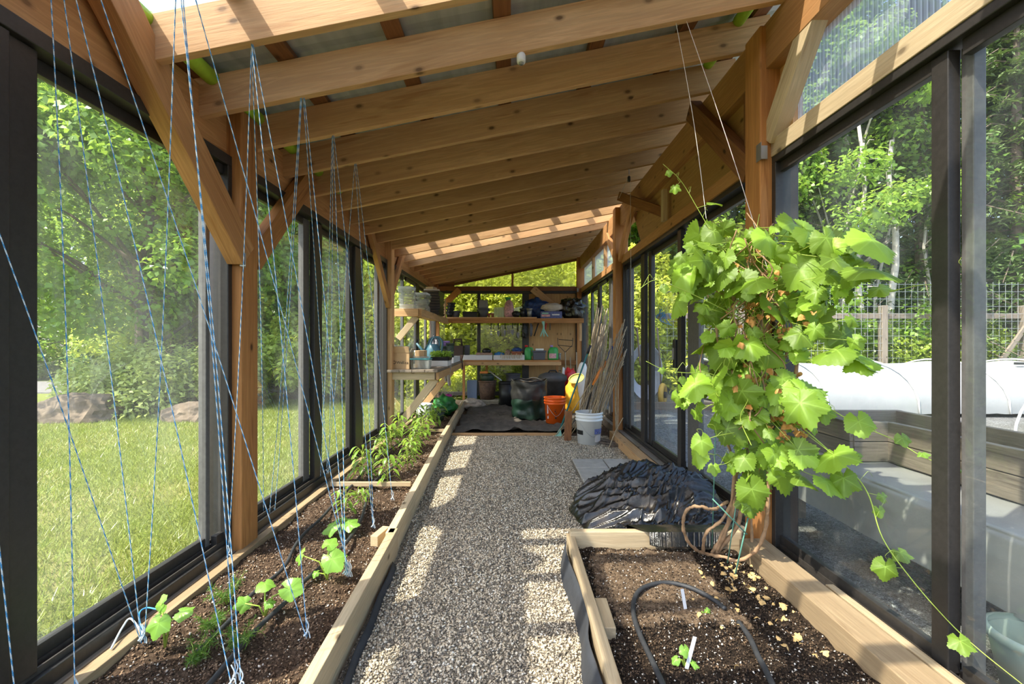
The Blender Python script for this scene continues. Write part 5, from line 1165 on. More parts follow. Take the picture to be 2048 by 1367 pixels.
# ================================================================ BENCH AND SHELVES
be = thing('potting_bench', (-1.2, 6.9, .0), 'wooden potting bench along the glass, braced back to the post', 'bench')
for k in range(4): lumber('top_board', (-1.42+.153*k, 5.47, .833), (-1.42+.153*k, 8.38, .833), .148, .032, W['greyX'], be)
lumber('apron', (-.90, 5.55, .77), (-.90, 8.38, .77), .04, .09, W['firX'], be); lumber('apron', (-1.49, 5.55, .77), (-.93, 5.55, .77), .04, .09, W['paleX'], be)
lumber('brace', (-.93, 5.60, .73), (-1.43, 5.62, .10), .09, .045, W['paleX'], be, up=(0,1,0)); lumber('brace', (-.93, 7.1, .73), (-1.43, 7.1, .12), .09, .045, W['firX'], be, up=(0,1,0))
bb = thing('end_bench', (0, 8.7, 0), 'wooden bench across the end wall holding white trays and green jugs', 'bench')
for k in range(4): lumber('top_board', (-.88, 8.46+.145*k, .833), (.90, 8.46+.145*k, .833), .14, .032, W['cedarX'], bb)
lumber('apron', (-.88, 8.41, .80), (.90, 8.41, .80), .035, .095, W['firX'], bb); lumber('leg', (-.885, 8.45, 0), (-.885, 8.45, .82), .045, .045, W['cedarX'], bb, up=(0,1,0))
lumber('leg', (-.49, 8.9, 0), (-.49, 8.9, .82), .045, .045, W['cedarX'], bb, up=(0,1,0)); lumber('leg', (.87, 8.9, 0), (.87, 8.9, .82), .05, .05, W['cedarX'], bb, up=(0,1,0))
lumber('support_block', (.92, 9.01, .78), (1.25, 9.01, .78), .04, .09, W['cedarX'], bb)
sh = thing('wall_shelf', (-1.35, 7.2, 1.5), 'high shelf along the glass holding stacked trays and clear boxes', 'shelf')
lumber('shelf_board', (-1.36, 5.95, 1.585), (-1.36, 8.5, 1.585), .32, .03, W['firX'], sh); lumber('front_rail', (-1.19, 5.95, 1.56), (-1.19, 8.46, 1.56), .04, .10, W['firX'], sh); lumber('end_rail', (-1.52, 5.95, 1.56), (-1.21, 5.95, 1.56), .04, .10, W['firX'], sh)
lumber('brace', (-1.24, 5.98, 1.51), (-1.48, 5.98, 1.22), .08, .04, W['paleX'], sh, up=(0,1,0)); lumber('hanger', (-1.35, 8.4, 1.52), (-1.35, 8.4, 1.1), .05, .04, W['cedarX'], sh, up=(0,1,0))
sb = thing('end_shelf', (0, 8.75, 1.5), 'high shelf across the end wall with trowels hanging underneath', 'shelf')
lumber('shelf_board', (-1.5, 8.78, 1.60), (1.33, 8.78, 1.60), .42, .03, W['cedarX'], sb); lumber('front_rail', (-1.19, 8.53, 1.575), (1.33, 8.53, 1.575), .04, .09, W['cedarX'], sb); lumber('top_plank', (-1.21, 8.62, 1.628), (.46, 8.62, 1.628), .20, .025, W['firX'], sb)
lumber('hanger', (1.28, 8.6, 1.53), (1.28, 8.6, 1.2), .05, .04, W['firX'], sb, up=(0,1,0))
TS = 1.616; TB = .85; TP = 1.642
def X_(px, d): return (px-1024)*d/F
def pot(c, r0_, r1_, h, m, lab, name='flower_pot', cat='pot', group=None, rim=True, n=20, fill=None):
    c = Vector(c); t = thing(name, c, lab, cat, group)
    MB().lathe([(r0_,0),(r1_,h),(r1_-.006,h),(r0_-.004,.012)], c, n).build('pot_body', m, t, True)
    if rim: MB().lathe([(r1_,h-.025),(r1_+.007,h-.022),(r1_+.007,h+.003),(r1_-.006,h+.003)], c, n, cap0=False).build('rim', m, t, True)
    if fill: MB().lathe([(r1_-.012, h*.85),(.001,h*.88)], c, n, cap0=False).build('soil', fill, t, True)
    return t
def bx_(name, c, sx, sy, sz, m, lab, cat, group=None, rz_=0, bevel=.004, taper=0, parts=None, par=None, wall=0):
    c = Vector(c); mb = MB()
    v = []
    for z, k in ((0, 1-taper), (sz, 1)):
        for x, y in ((-sx/2,-sy/2),(sx/2,-sy/2),(sx/2,sy/2),(-sx/2,sy/2)):
            x *= k; y *= k; v.append((c.x+x*math.cos(rz_)-y*math.sin(rz_), c.y+x*math.sin(rz_)+y*math.cos(rz_), c.z+z))
    if wall:
        for x, y in ((-sx/2+wall,-sy/2+wall),(sx/2-wall,-sy/2+wall),(sx/2-wall,sy/2-wall),(-sx/2+wall,sy/2-wall)):
            for z in ((sz),): v.append((c.x+x*math.cos(rz_)-y*math.sin(rz_), c.y+x*math.sin(rz_)+y*math.cos(rz_), c.z+z))
        for x, y in ((-sx/2+wall,-sy/2+wall),(sx/2-wall,-sy/2+wall),(sx/2-wall,sy/2-wall),(-sx/2+wall,sy/2-wall)):
            x *= 1-taper; y *= 1-taper; v.append((c.x+x*math.cos(rz_)-y*math.sin(rz_), c.y+x*math.sin(rz_)+y*math.cos(rz_), c.z+wall))
        f = [(3,2,1,0)]+[(i,(i+1)%4,4+(i+1)%4,4+i) for i in range(4)]+[(4+i,4+(i+1)%4,8+(i+1)%4,8+i) for i in range(4)]+[(8+i,8+(i+1)%4,12+(i+1)%4,12+i) for i in range(4)]+[(12,13,14,15)]
    else: f = [(3,2,1,0),(4,5,6,7)]+[(i,(i+1)%4,4+(i+1)%4,4+i) for i in range(4)]
    mb.add(v, f)
    if par is not None: return mb.build(name, m, par, bevel=bevel)
    if parts is not None:
        t = thing(name, c, lab, cat, group); mb.build(parts, m, t, bevel=bevel); return t
    return L(mb.build(name, m, bevel=bevel), lab, cat, group)
def blob(name, c, r, m, lab, cat, amp=.25, sc=3, seed=0, flat=True, group=None, par=None, n=4, crease=.0):
    bm = bmesh.new(); bmesh.ops.create_icosphere(bm, subdivisions=n, radius=1); c = Vector(c)
    for v in bm.verts:
        p = v.co.copy(); d = 1+amp*fbm(p+Vector((seed, 0, 0)), sc, 4)
        if crease: d += crease*(1-abs(nz(p+Vector((seed*2, 1, 0)), sc*1.5))*2)
        v.co = Vector((p.x*d*r[0], p.y*d*r[1], (p.z*d+1)*r[2])); v.co.z = max(.002, v.co.z)
        v.co += c
    mb = MB(); idx = {v.index: i for i, v in enumerate(bm.verts)}
    mb.add([v.co for v in bm.verts], [[idx[v.index] for v in f.verts] for f in bm.faces]); bm.free()
    o = mb.build(name, m, par, smooth=True)
    return o if par else L(o, lab, cat, group)
# ---- left shelf: clear boxes, trays
def stack(name, c, sx, sy, hs, n, m, labs, cat, group, lean=(0,0), jit=.006, taper=.08, lid=None):
    for k in range(n):
        q = Vector(c)+Vector((lean[0]*k+random.uniform(-jit,jit), lean[1]*k+random.uniform(-jit,jit), hs*k))
        o = bx_(name, q, sx, sy, hs*.92, m, labs(k), cat, group, random.uniform(-.05,.05), .003, taper)
pos_ = lambda k, n: 'lowest' if k == 0 else 'topmost' if k == n-1 else None
ordn = ['lowest','second from the bottom','third from the bottom','fourth from the bottom','fifth from the bottom','sixth from the bottom','seventh from the bottom','eighth from the bottom','ninth from the bottom','tenth from the bottom']
stack('clear_box', (-1.40, 6.22, TS-.012), .19, .24, .040, 8, M['clear_plastic'], lambda k: 'clear clamshell box in the leaning stack by the post, '+(ordn[k] if k < 7 else 'topmost'), 'box', 'clear clamshell boxes on the high shelf', lean=(-.004, 0))
stack('clear_tray', (-1.27, 6.55, TS-.012), .17, .24, .030, 9, M['box_plastic'], lambda k: 'cloudy clear tray beside the black trays, '+(ordn[k] if k < 8 else 'topmost'), 'tray', 'cloudy trays on the high shelf', lean=(.001, 0), jit=.012)
stack('nursery_tray', (-1.25, 7.4, TS-.012), .26, .5, .042, 9, M['black_plastic'], lambda k: 'black nursery tray in the tall stack, '+(ordn[k] if k < 8 else 'topmost'), 'tray', 'black nursery trays on the high shelf', jit=.006)
bx_('paper_tray', (-1.27, 7.3, TS+.37), .24, .2, .025, M['pale_cloth'], 'flat pale carton lying on top of the black tray stack', 'carton', rz_=.1)
bx_('paper_tray', (-1.28, 7.3, TS+.397), .13, .14, .035, M['cardboard_pale'], 'smaller pale carton uppermost on the black tray stack', 'carton', rz_=-.3)
bx_('paper_bag', (-1.24, 8.22, TS-.012), .11, .12, .34, M['cardboard'], 'tan paper bag standing behind the black tray stack', 'bag', taper=.05)
for k in range(4): pot((-1.17+.012*k, 8.62, TP+.004+.055*k if k else TS+.03), .05, .075, .10, M['black_plastic'], 'black flower pot in the stack at the shelf corner, '+['lowest','second up','third up','on top'][k], group='black pots stacked at the shelf corner')
pot((-1.06, 8.68, TP), .06, .085, .12, M['grey_plastic'], 'dark grey pot beside the corner pot stack')
# ---- end shelf
bx_('pot_tray', (X_(941,8.68), 8.68, TP), .28, .2, .085, M['black_plastic'], 'low black tray of small pots on the end shelf', 'tray', wall=.006, taper=.1)
for k in range(5): pot((X_(929+6*k,8.68), 8.68, TP+.008), .02, .03, .10, M['black_plastic'], 'small black pot standing in the low tray', group='small pots in the low black tray', n=12)
pot((X_(967,8.68), 8.68, TP), .07, .11, .17, M['grey_plastic'], 'flared dark pot under an upturned grey one', n=4+12)
bx_('plastic_pot', (X_(967,8.68), 8.68, TP+.174), .155, .15, .15, M['mid_grey'], 'square grey pot upturned on the flared dark pot', 'pot', taper=-.12)
for k, px in enumerate((978, 985)): pot((X_(px,8.66), 8.66, TP), .022, .03, .075, M['terracotta'], ['small brown jar next to the flared pot','small brown jar next to the translucent box'][k], 'jar', 'jar', n=12)
bx_('storage_box', (X_(998,8.68), 8.70, TP), .19, .15, .19, M['box_plastic'], 'translucent upright box on the end shelf', 'box', parts='body', taper=.05)
pb_ = thing('fertilizer_bag', (X_(1018,8.66), 8.66, TP), 'pink standing bag with a bright green folded top', 'bag')
MB().lathe([(.08,0),(.095,.08),(.09,.2),(.07,.28),(.03,.33)], (X_(1018,8.66),8.66,TP), 14, sy=.6, cap1=True).build('bag_body', M['pink_bag'], pb_, True)
MB().lathe([(.03,.30),(.045,.34),(.06,.38)], (X_(1016,8.66),8.66,TP), 8, sy=.4, cap1=True).build('bag_top', M['green_jug'], pb_)
blob('dark_rag', (X_(1032,8.64), 8.64, TP-.0), (.08,.06,.06), M['black_plastic'], 'small dark rag heap between pink bag and metal cup', 'rag', .3, seed=3)
for k, (px, m_, lab) in enumerate(((1045, 'dark_metal', 'dark tumbler next to the steel tumbler'), (1059, 'steel', 'shiny steel tumbler on the end shelf'))):
    pot((X_(px,8.66), 8.66, TP), .038, .052, .165, M[m_], lab, 'tumbler', 'cup', n=20)
blob('blue_sack', (X_(1071,8.84), 8.86, TP-.026), (.24,.10,.185), M['blue_bag'], 'blue crinkled plastic sack on the end shelf', 'sack', .35, 2.5, 2, crease=.12)
pbx = thing('bag_box', (X_(1102,8.64), 8.64, TS), 'blue and white printed carton of bags under a grey cloth', 'box')
bx_('carton', (X_(1102,8.64), 8.64, TS), .40, .16, .135, M['box_print'], None, None, par=pbx)
MB().box(X_(1104,8.56), X_(1119,8.56), 8.556, 8.559, TS+.06, TS+.085).build('title_strip', M['tape_white'], pbx); MB().box(X_(1083,8.56), X_(1100,8.56), 8.556, 8.559, TS+.035, TS+.075).build('printed_bags', M['pink_bag'], pbx); MB().box(X_(1084,8.56), X_(1097,8.56), 8.5545, 8.5555, TS+.085, TS+.11).build('printed_mark', M['mint'], pbx)
blob('folded_cloth', (X_(1105,8.66), 8.64, TS+.138), (.20,.075,.075), M['pale_cloth'], 'pale grey folded cloth lying on the printed carton', 'cloth', .2, 2, 4, crease=.1)
blob('black_sack', (X_(1146,8.66), 8.70, TS), (.22,.14,.19), M['film'], 'crumpled black plastic sack at the end of the shelf', 'sack', .4, 2.2, 6, crease=.15)
# ---- hanging tools
def trowel(px, k, lab):
    x = X_(px, 8.53); y = 8.53; t = thing('hand_trowel', (x, y, 1.53), lab, 'hand tool', 'hand tools hanging under the end shelf'); L0 = [.11,.12,.11,.10,.15][k]
    MB().tube([(x,y,1.53),(x,y,1.53-L0)], [.010,.008], 8).build('handle', M['black_plastic'], t, True)
    MB().tube([(x,y,1.53-L0),(x,y,1.50-L0)], .003, 6).build('neck', M['steel'], t)
    b = MB(); w_ = [.012,.025,.018,.028,.025][k]
    if k == 0:
        for s in (-1,0,1): b.tube([(x,y,1.50-L0),(x+s*.016,y,1.48-L0),(x+s*.02,y-.01,1.42-L0)], .003, 5)
    else: b.add([(x-w_,y,1.505-L0),(x+w_,y,1.505-L0),(x+w_*1.05,y,1.45-L0),(x,y,1.395-L0),(x-w_*1.05,y,1.45-L0),(x,y+.012,1.45-L0)], [(0,5,4),(0,1,5),(1,2,5),(2,3,5),(3,4,5)])
    b.build('blade' if k else 'tines', M['mid_grey'] if k else M['steel'], t, solid=.002)
for k, (px, lab) in enumerate(((982,'three-pronged hand fork hanging beside the thin window divider'),(997,'hanging trowel right after the small fork'),(1010,'narrow trowel hanging in the middle of the row'),(1025,'pale trowel hanging over the terracotta pot'),(1036,'black trowel, longest of the hanging row'))): trowel(px, k, lab)
blob('work_gloves', (X_(1049,8.53), 8.53, 1.25), (.045,.03,.13), M['black_plastic'], 'bunch of black gloves hanging beside the window stile', 'gloves', .4, 3, 8)
blob('work_gloves', (X_(1062,8.53), 8.53, 1.28), (.03,.03,.12), M['grey_plastic'], 'slim dark glove hanging before the plywood', 'gloves', .4, 3, 9)
L(MB().tube([(X_(1077,8.53),8.53,1.53),(X_(1068,8.53),8.51,1.29)], .012, 8).build('pruning_saw', M['black_plastic'], smooth=True), 'black-handled saw hanging slanted on the plywood', 'hand tool')
for k, px in enumerate((1093, 1100)): L(MB().tube([(X_(px,8.53),8.53,1.53),(X_(px-3*(k == 0),8.53),8.52,1.40)], .010, 8).build('hand_pruner', [M['red_plastic'],M['bark']][k], smooth=True), ['reddish pruner handles hanging beside the mint ribbon','short brown handle hanging next to the red pruner'][k], 'hand tool')
rb_ = MB()
for s in (-1, 0, 1): rb_.tube(spline([(X_(1086,8.51)+s*.012,8.51,1.56),(X_(1087,8.51),8.50,1.46),(X_(1087,8.51)+s*.03,8.50,1.36),(X_(1088,8.51)+s*.07,8.49,1.28)], 5), [.02*(1-.03*i) for i in range(16)], 6)
L(rb_.build('hanging_ribbon', M['mint'], smooth=True), 'mint green ribbon tied under the end shelf', 'ribbon')
# ---- left bench items
cbx = thing('cardboard_box', (-1.375, 5.68, TB), 'open cardboard box printed with a small ring logo and store name', 'box')
bx_('carton', (-1.375, 5.70, TB), .255, .22, .20, M['cardboard'], None, None, par=cbx, bevel=.003, wall=.006)
for s in (-1, 1): MB().add([(-1.375+s*.127,5.60,TB+.20),(-1.375+s*.127,5.80,TB+.20),(-1.375+s*.155,5.80,TB+.25),(-1.375+s*.155,5.60,TB+.25)], [(0,1,2,3)]).build('flap', M['cardboard_pale'], cbx, solid=.004)
MB().add([(-1.50,5.588,TB+.20),(-1.25,5.588,TB+.20),(-1.25,5.575,TB+.275),(-1.50,5.575,TB+.275)], [(0,1,2,3)]).build('flap', M['cardboard'], cbx, solid=.004)
MB().add([(-1.49,5.65,TB+.19),(-1.27,5.65,TB+.19),(-1.27,5.75,TB+.27),(-1.49,5.75,TB+.30)], [(0,1,2,3)]).build('plastic_wrap', M['clear_plastic'], cbx, solid=.002)
def text(s, loc, size, m, par, rot=(math.pi/2, 0, 0), ext=.0005):
    cu = bpy.data.curves.new('lettering', 'FONT'); cu.body = s; cu.size = size; cu.extrude = ext; cu.materials.append(m)
    o = bpy.data.objects.new('lettering', cu); COL.objects.link(o); me = bpy.data.meshes.new_from_object(o.evaluated_get(bpy.context.evaluated_depsgraph_get())); bpy.data.objects.remove(o); o = bpy.data.objects.new('lettering', me); COL.objects.link(o); o.location = loc; o.rotation_euler = rot; adopt(o, par); return o
text('Well.ca', (-1.405, 5.5875, TB+.065), .048, M['black_plastic'], cbx)
MB().tube([(-1.43+.017*math.cos(2*math.pi*k/20), 5.5875, TB+.082+.017*math.sin(2*math.pi*k/20)) for k in range(21)], .003, 6, cap=False).build('ring_logo', M['black_plastic'], cbx)
bx_('cardboard_carton', (-1.19, 6.02, TB), .12, .2, .22, M['cardboard'], 'brown carton flap standing behind the printed cardboard box', 'box', taper=.05)
cc_ = thing('plastic_container', (-1.12, 5.68, TB), 'clear rectangular container with a teal lid at the bench edge', 'container')
bx_('tub', (-1.12, 5.68, TB), .235, .17, .11, M['box_plastic'], None, None, par=cc_, taper=.1, bevel=.01); bx_('lid', (-1.12, 5.68, TB+.112), .245, .18, .018, M['teal_lid'], None, None, par=cc_, bevel=.006); bx_('crumpled_wrap', (-1.13, 5.69, TB+.131), .19, .12, .02, M['clear_plastic'], None, None, par=cc_, bevel=.008)
bx_('foam_tray', (-1.02, 6.42, TB), .30, .42, .075, M['white_board'], 'white foam tray under the seedling flat', 'tray')
sf = thing('seedling_flat', (-.98, 6.42, TB+.077), 'black cell flat crowded with bright green seedlings', 'seedling tray')
bx_('cells', (-.98, 6.42, TB+.077), .26, .36, .05, M['black_plastic'], None, None, par=sf, wall=.01, taper=.1)
pp = rng.random((700,3))*np.array([.25,.34,.07])+np.array([-1.105,6.25,TB+.125]); v, f = leafcards(pp, unit(rng.normal(size=(700,3))*.6+np.array([0,0,1])), .032, .022, 0, .1); o = meshobj('seedlings', v, f, M['leaf_pepper'], None); adopt(o, sf)
def can(c, s, m, lab, flip=1):
    t = thing('watering_can', c, lab, 'watering can', 'watering cans on the potting bench'); c = Vector(c)
    MB().lathe([(.085*s,0),(.10*s,.05*s),(.10*s,.18*s),(.07*s,.24*s),(.045*s,.26*s)], c, 20, sy=.75, cap1=True).build('can_body', m, t, True)
    MB().tube(spline([c+Vector((flip*.06*s,0,.20*s)), c+Vector((flip*.01*s,0,.33*s)), c+Vector((-flip*.07*s,0,.35*s)), c+Vector((-flip*.12*s,0,.28*s)), c+Vector((-flip*.10*s,0,.12*s))], 6), .014*s, 8).build('handle', m, t, True)
    MB().tube([c+Vector((flip*.08*s,0,.06*s)), c+Vector((flip*.17*s,-.0,.20*s)), c+Vector((flip*.23*s,0,.27*s))], [.03*s,.018*s,.014*s], 10).build('spout', m, t, True)
can((-1.22, 7.15, TB), 1.15, M['teal'], 'teal watering can on the bench, spout towards the glass', -1); can((-1.31, 7.45, TB), 1.15, M['teal'], 'second teal watering can, partly behind the first', -1)
pot((-1.38, 6.85, TB), .055, .07, .20, M['white_plastic'], 'pale tub by the glass behind the clear container', 'plastic_tub', 'tub')
blob('yellow_packet', (-1.27, 6.5, TB), (.04,.05,.04), M['yellow_lid'], 'small yellow packet behind the clear container', 'packet', .1)
pot((-.975, 7.25, TB), .055, .062, .31, M['dark_green_plastic'], 'tall dark green cylinder behind the seedlings', 'plastic_cylinder', 'container')
pot((-1.09, 7.6, TB), .05, .07, .26, M['dark_green_plastic'], 'dark pot stack behind the green cylinder'); pot((-1.09, 7.6, TB+.265), .05, .06, .08, M['purple'], 'small purple and pale pot topping the dark pot stack')
blob('black_bag', (-1.35, 8.0, TB), (.09,.08,.21), M['grey_plastic'], 'pointed black bag behind the watering cans', 'bag', .35, 1.6, 12)
# ---- end bench items
bx_('planter_tray', (-.635, 8.60, TB), .55, .36, .09, M['white_board'], 'white rectangular planter tray, nearer the potting bench', 'tray', 'white trays on the end bench', wall=.008)
bx_('planter_tray', (-.055, 8.60, TB), .57, .36, .09, M['white_board'], 'white rectangular planter tray with clothes pegs on its rim', 'tray', 'white trays on the end bench', wall=.008)
bx_('planter_tray', (-1.06, 7.58, TB), .1, .9, .09, M['white_board'], 'long white tray lying along the potting bench edge', 'tray', 'white trays on the end bench', wall=.008).location.x = -.955
crt = thing('handled_crate', (-1.03, 8.72, TB), 'dark brown tote crate with a cut-out handle', 'crate')
bx_('crate_body', (-1.03, 8.72, TB), .22, .22, .26, M['brown_crate'], None, None, par=crt, taper=.02)
MB().tube([(-1.11,8.72,TB+.25),(-1.10,8.72,TB+.38),(-.96,8.72,TB+.38),(-.95,8.72,TB+.25)], .022, 8).build('handle', M['brown_crate'], crt, True)
bx_('grey_caddy', (-.86, 8.82, TB+.0), .1, .1, .27, M['grey_plastic'], 'narrow grey pot next to the brown tote crate', 'pot')
bx_('brown_box', (X_(969,8.6), 8.62, TB+.012), .30, .2, .12, M['brown_cloth'], 'low brown basket set in the white tray', 'basket', wall=.01)
blob('knitted_hat', (X_(973,8.6), 8.62, TB+.10), (.085,.08,.06), M['black_plastic'], 'round black hat resting in the brown basket', 'hat', .04)
blob('blue_pouch', (X_(998,8.6), 8.60, TB+.012), (.10,.08,.065), M['rope_blue'], 'dark blue pouch lying in the pegged white tray', 'pouch', .3, 2, 5)
pot((X_(1034,8.6), 8.62, TB+.012), .08, .115, .14, M['terracotta'], 'terracotta pot holding dark red cloth'); blob('red_rag', (X_(1034,8.6), 8.62, TB+.12), (.09,.08,.055), M['blue_bag'], 'dark blue and red rag stuffed in the terracotta pot', 'rag', .35, 2.5, 7)
blob('dried_plant', (X_(1016,8.6), 8.60, TB+.012), (.05,.05,.085), M['brown_cloth'], 'dried brown plant tuft beside the terracotta pot', 'plant', .5, 4, 9)
for k in range(13):
    px = 1002+3.4*k; x = X_(px, 8.41); zt = TB+.10+.02*(k % 3 == 0); a = random.uniform(-.25,.25)
    m_ = MB(); m_.beam((x,8.405,zt), (x+.02*a,8.40,zt-.075), .011, .006, (0,1,0)); m_.beam((x+.012,8.425,zt), (x+.02*a,8.43,zt-.075), .011, .006, (0,1,0))
    L(m_.build('clothes_peg', W['paleZ']), 'wooden clothes peg clipped on the white tray rim', 'clothes peg', 'wooden pegs clipped along the white tray')
def jug(c, cap, lab, w_=.17, label=True):
    t = thing('fertilizer_jug', c, lab, 'jug', 'green jugs on the end bench'); c = Vector(c)
    MB().lathe([(w_/2,0),(w_/2*1.02,.03),(w_/2*1.02,.15),(w_/2*.8,.2),(w_*.25,.235)], c, 18, sy=.6, cap1=True).build('jug_body', M['green_jug'], t, True)
    MB().lathe([(.03,.235),(.03,.27)], c+Vector((-.03,0,0)), 14, cap1=True).build('cap', cap, t, True)
    MB().tube(spline([c+Vector((.03,0,.22)), c+Vector((.075,0,.21)), c+Vector((.085,0,.14)), c+Vector((.07,0,.07))], 5), .014, 8).build('handle', M['green_jug'], t, True)
    if label: MB().grid(lambda u, v: (c.x+w_/2*1.04*math.sin((u-.6)*1.5), c.y-.6*w_/2*1.06*math.cos((u-.6)*1.5), c.z+.03+.09*v), 8, 2).build('printed_label', M['pink_bag'], t, True)
jug((X_(1056,8.52), 8.52, TB), M['red_plastic'], 'green jug with a red cap beside the grey bin', .13, False); jug((X_(1106,8.52), 8.52, TB), M['purple'], 'green jug with purple cap and pink flower label', .19)
gb = thing('storage_bin', (X_(1078,8.55), 8.55, TB), 'small dark grey bin between the two green jugs', 'bin')
bx_('bin_body', (X_(1078,8.55), 8.55, TB), .235, .2, .14, M['grey_plastic'], None, None, par=gb, taper=.12, bevel=.008); bx_('lid', (X_(1078,8.55), 8.55, TB+.142), .26, .22, .03, M['grey_plastic'], None, None, par=gb, bevel=.008)
bx_('white_carton', (X_(1079,8.55), 8.55, TB+.174), .15, .1, .035, M['white_plastic'], 'tilted white carton resting on the grey bin', 'carton'); 
pot((X_(1119,8.6), 8.62, TB), .03, .03, .12, M['clear_plastic'], 'clear jar at the end of the bench', 'glass_jar', 'jar', n=14)
# hanging cloths
def cloth(x, y, z, w_, h, m, lab, seed): L(MB().grid(lambda u, v: (x+w_*u+.01*math.sin(v*6+seed), y-.02-.02*math.sin(u*12+seed)*(.3+v), z-h*v*(1-.1*math.sin(u*5+seed))), 16, 12).build('hanging_cloth', m, smooth=True, solid=.006), lab, 'cloth')
cloth(-.955, 6.55, .93, .085, .34, M['pale_cloth'], 'pinkish cloth strip hanging over the bench edge', 1); cloth(-.92, 8.10, .95, .06, .24, M['brown_cloth'], 'brown rag hanging at the bench corner', 2)
# ---- long tools in the corner
def rake(x, z, lab, w_, fan=True):
    t = thing('leaf_rake', (x, 8.95, 0), lab, 'rake', 'long-handled tools leaning on the plywood'); y = 8.95
    MB().tube([(x,8.80,.02),(x,y,z)], .012, 8).build('handle', W['paleZ'], t, True); b = MB()
    if fan:
        for s in (-1, 1): b.tube([(x,y,z),(x+s*w_,y,z+.14),(x+s*w_*1.05,y,z+.28)], .006, 5)
        b.tube([(x-w_,y,z+.14),(x+w_,y,z+.11)], .006, 5); b.tube([(x-w_*.9,y,z+.25),(x+w_,y,z+.23)], .006, 5)
    else: b.tube([(x-w_,y,z),(x+w_,y,z)], .009, 6)
    b.build('rake_head', M['dark_metal'], t)
rake(X_(1131,8.9), .98, 'fan rake with its head up against the plywood', .14); rake(X_(1119,8.9), .62, 'thin forked handle leaning beside the fan rake', .03, False); rake(X_(1141,8.9), .88, 'short pale handle standing next to the fan rake', .0, False); rake(X_(1158,8.6), .98, 'pale handle leaning at the corner post', .0, False)
# ================================================================ FAR FLOOR
blob('burlap_sack', (X_(943,8.15), 8.15, .0), (.19,.17,.085), M['beige_cloth'], 'crumpled beige sack on the dirt at the board end', 'sack', .3, 2.2, 3, crease=.15)
bx_('waste_bin', (X_(945,8.62), 8.62, .0), .19, .2, .46, M['blue_bin'], 'tall slim blue-grey bin under the end bench', 'bin', taper=.12, wall=.008, bevel=.01)
for k in range(3): bx_('concrete_block', (X_(980,8.5), 8.5, .002+.042*k), .33, .2, .039, M['block'], 'pale slab under the rusty pot, '+['lowest of three','middle of three','top of three'][k], 'slab', 'pale slabs under the rusty pot', rz_=random.uniform(-.05,.05))
pot((X_(975,8.55), 8.52, .13), .135, .165, .34, M['rusty'], 'big rust-brown pot standing on pale slabs', fill=M['soil']); pot((X_(975,8.55), 8.56, .425), .11, .14, .17, M['dark_green_plastic'], 'dark pot nested on top of the rusty pot')
bx_('orange_pot', (X_(968,8.5), 8.50, .60), .15, .08, .04, M['orange_tool'], 'orange strip of pot sticking out above the nested dark pot', 'pot')
pot((X_(1014,8.3), 8.3, .0), .13, .15, .46, M['black_plastic'], 'tall black nursery pot behind the grow bag'); pot((X_(1026,8.75), 8.78, .0), .12, .14, .58, M['grey_plastic'], 'taller dark pot at the back under the bench')
L(MB().tube([(X_(978,8.35),8.35,.66),(X_(1003,8.2),8.2,.49)], .014, 8).build('metal_tube', M['steel'], smooth=True), 'pale metal tube poking out of the black nursery pot', 'tube')
gbg = thing('grow_bag', (.26, 7.0, .02), 'large round grow bag, black above and dark green below', 'grow bag')
def gbf(z0, z1, rr0, rr1, amp):
    def fn(u, v):
        a = 2*math.pi*v; z = z0+(z1-z0)*u; r = rr0+(rr1-rr0)*u; w_ = 1+amp*nz((math.cos(a)*2, math.sin(a)*2, z*7), 1.4)+.02*math.sin(u*9)
        return (.26+r*w_*math.cos(a), 7.0+r*w_*math.sin(a), z+.03*nz((math.cos(a), math.sin(a), z*3), 2)*(1 if u < 1 else .6)+.03*math.cos(a+.5)*u*0)
    return fn
simple('bag_black', (.020,.019,.018), .55, var=.4, scale=12, bump=.4); simple('bag_green', (.010,.030,.018), .35, var=.4, scale=10, bump=.4)
MB().grid(gbf(.035,.33,.255,.265,.06), 20, 60).build('lower_band', M['bag_green'], gbg, True); MB().grid(gbf(.33,.60,.272,.268,.07), 20, 60).build('upper_band', M['bag_black'], gbg, True)
MB().grid(lambda u, v: (.26+.262*u*math.cos(6.2832*v), 7.0+.262*u*math.sin(6.2832*v), .56+.02*nz((u*3*math.cos(6.28*v), u*3*math.sin(6.28*v), 1), 2)), 10, 40).build('soil', M['soil_dry'], gbg, True)
MB().tube([(.26+.268*math.cos(2*math.pi*k/40), 7.0+.268*math.sin(2*math.pi*k/40), .605+.012*math.sin(k)) for k in range(41)], .010, 6, cap=False).build('rim', M['bag_black'], gbg, True)
gc = thing('garbage_can', (X_(1105,7.9), 7.9, .0), 'dark garbage can with a dusty domed lid', 'garbage can'); c_ = (X_(1105,7.9), 7.9, .0)
simple('can_grey', (.06,.06,.065), .55, var=.3, scale=8)
MB().lathe([(.18,0),(.215,.5),(.235,.51),(.235,.55)], c_, 32).build('can_body', M['can_grey'], gc, True); MB().lathe([(.245,.53),(.25,.56),(.245,.59),(.21,.625),(.12,.655),(.001,.665)], c_, 32, cap0=False).build('lid', M['can_grey'], gc, True)
MB().tube([(c_[0]-.07,7.86,.655),(c_[0]-.05,7.86,.69),(c_[0]+.05,7.86,.69),(c_[0]+.07,7.86,.655)], .014, 8).build('lid_handle', M['black_plastic'], gc, True)
def bucket(c, m, lab, fill=None):
    t = thing('plastic_bucket', c, lab, 'bucket'); c = Vector(c)
    MB().lathe([(.130,0),(.148,.27),(.158,.272),(.158,.285),(.150,.287),(.150,.305),(.160,.307),(.160,.32),(.151,.322),(.151,.345),(.160,.347),(.160,.365),(.148,.368),(.128,.012)], c, 40).build('bucket_body', m, t, True)
    return t
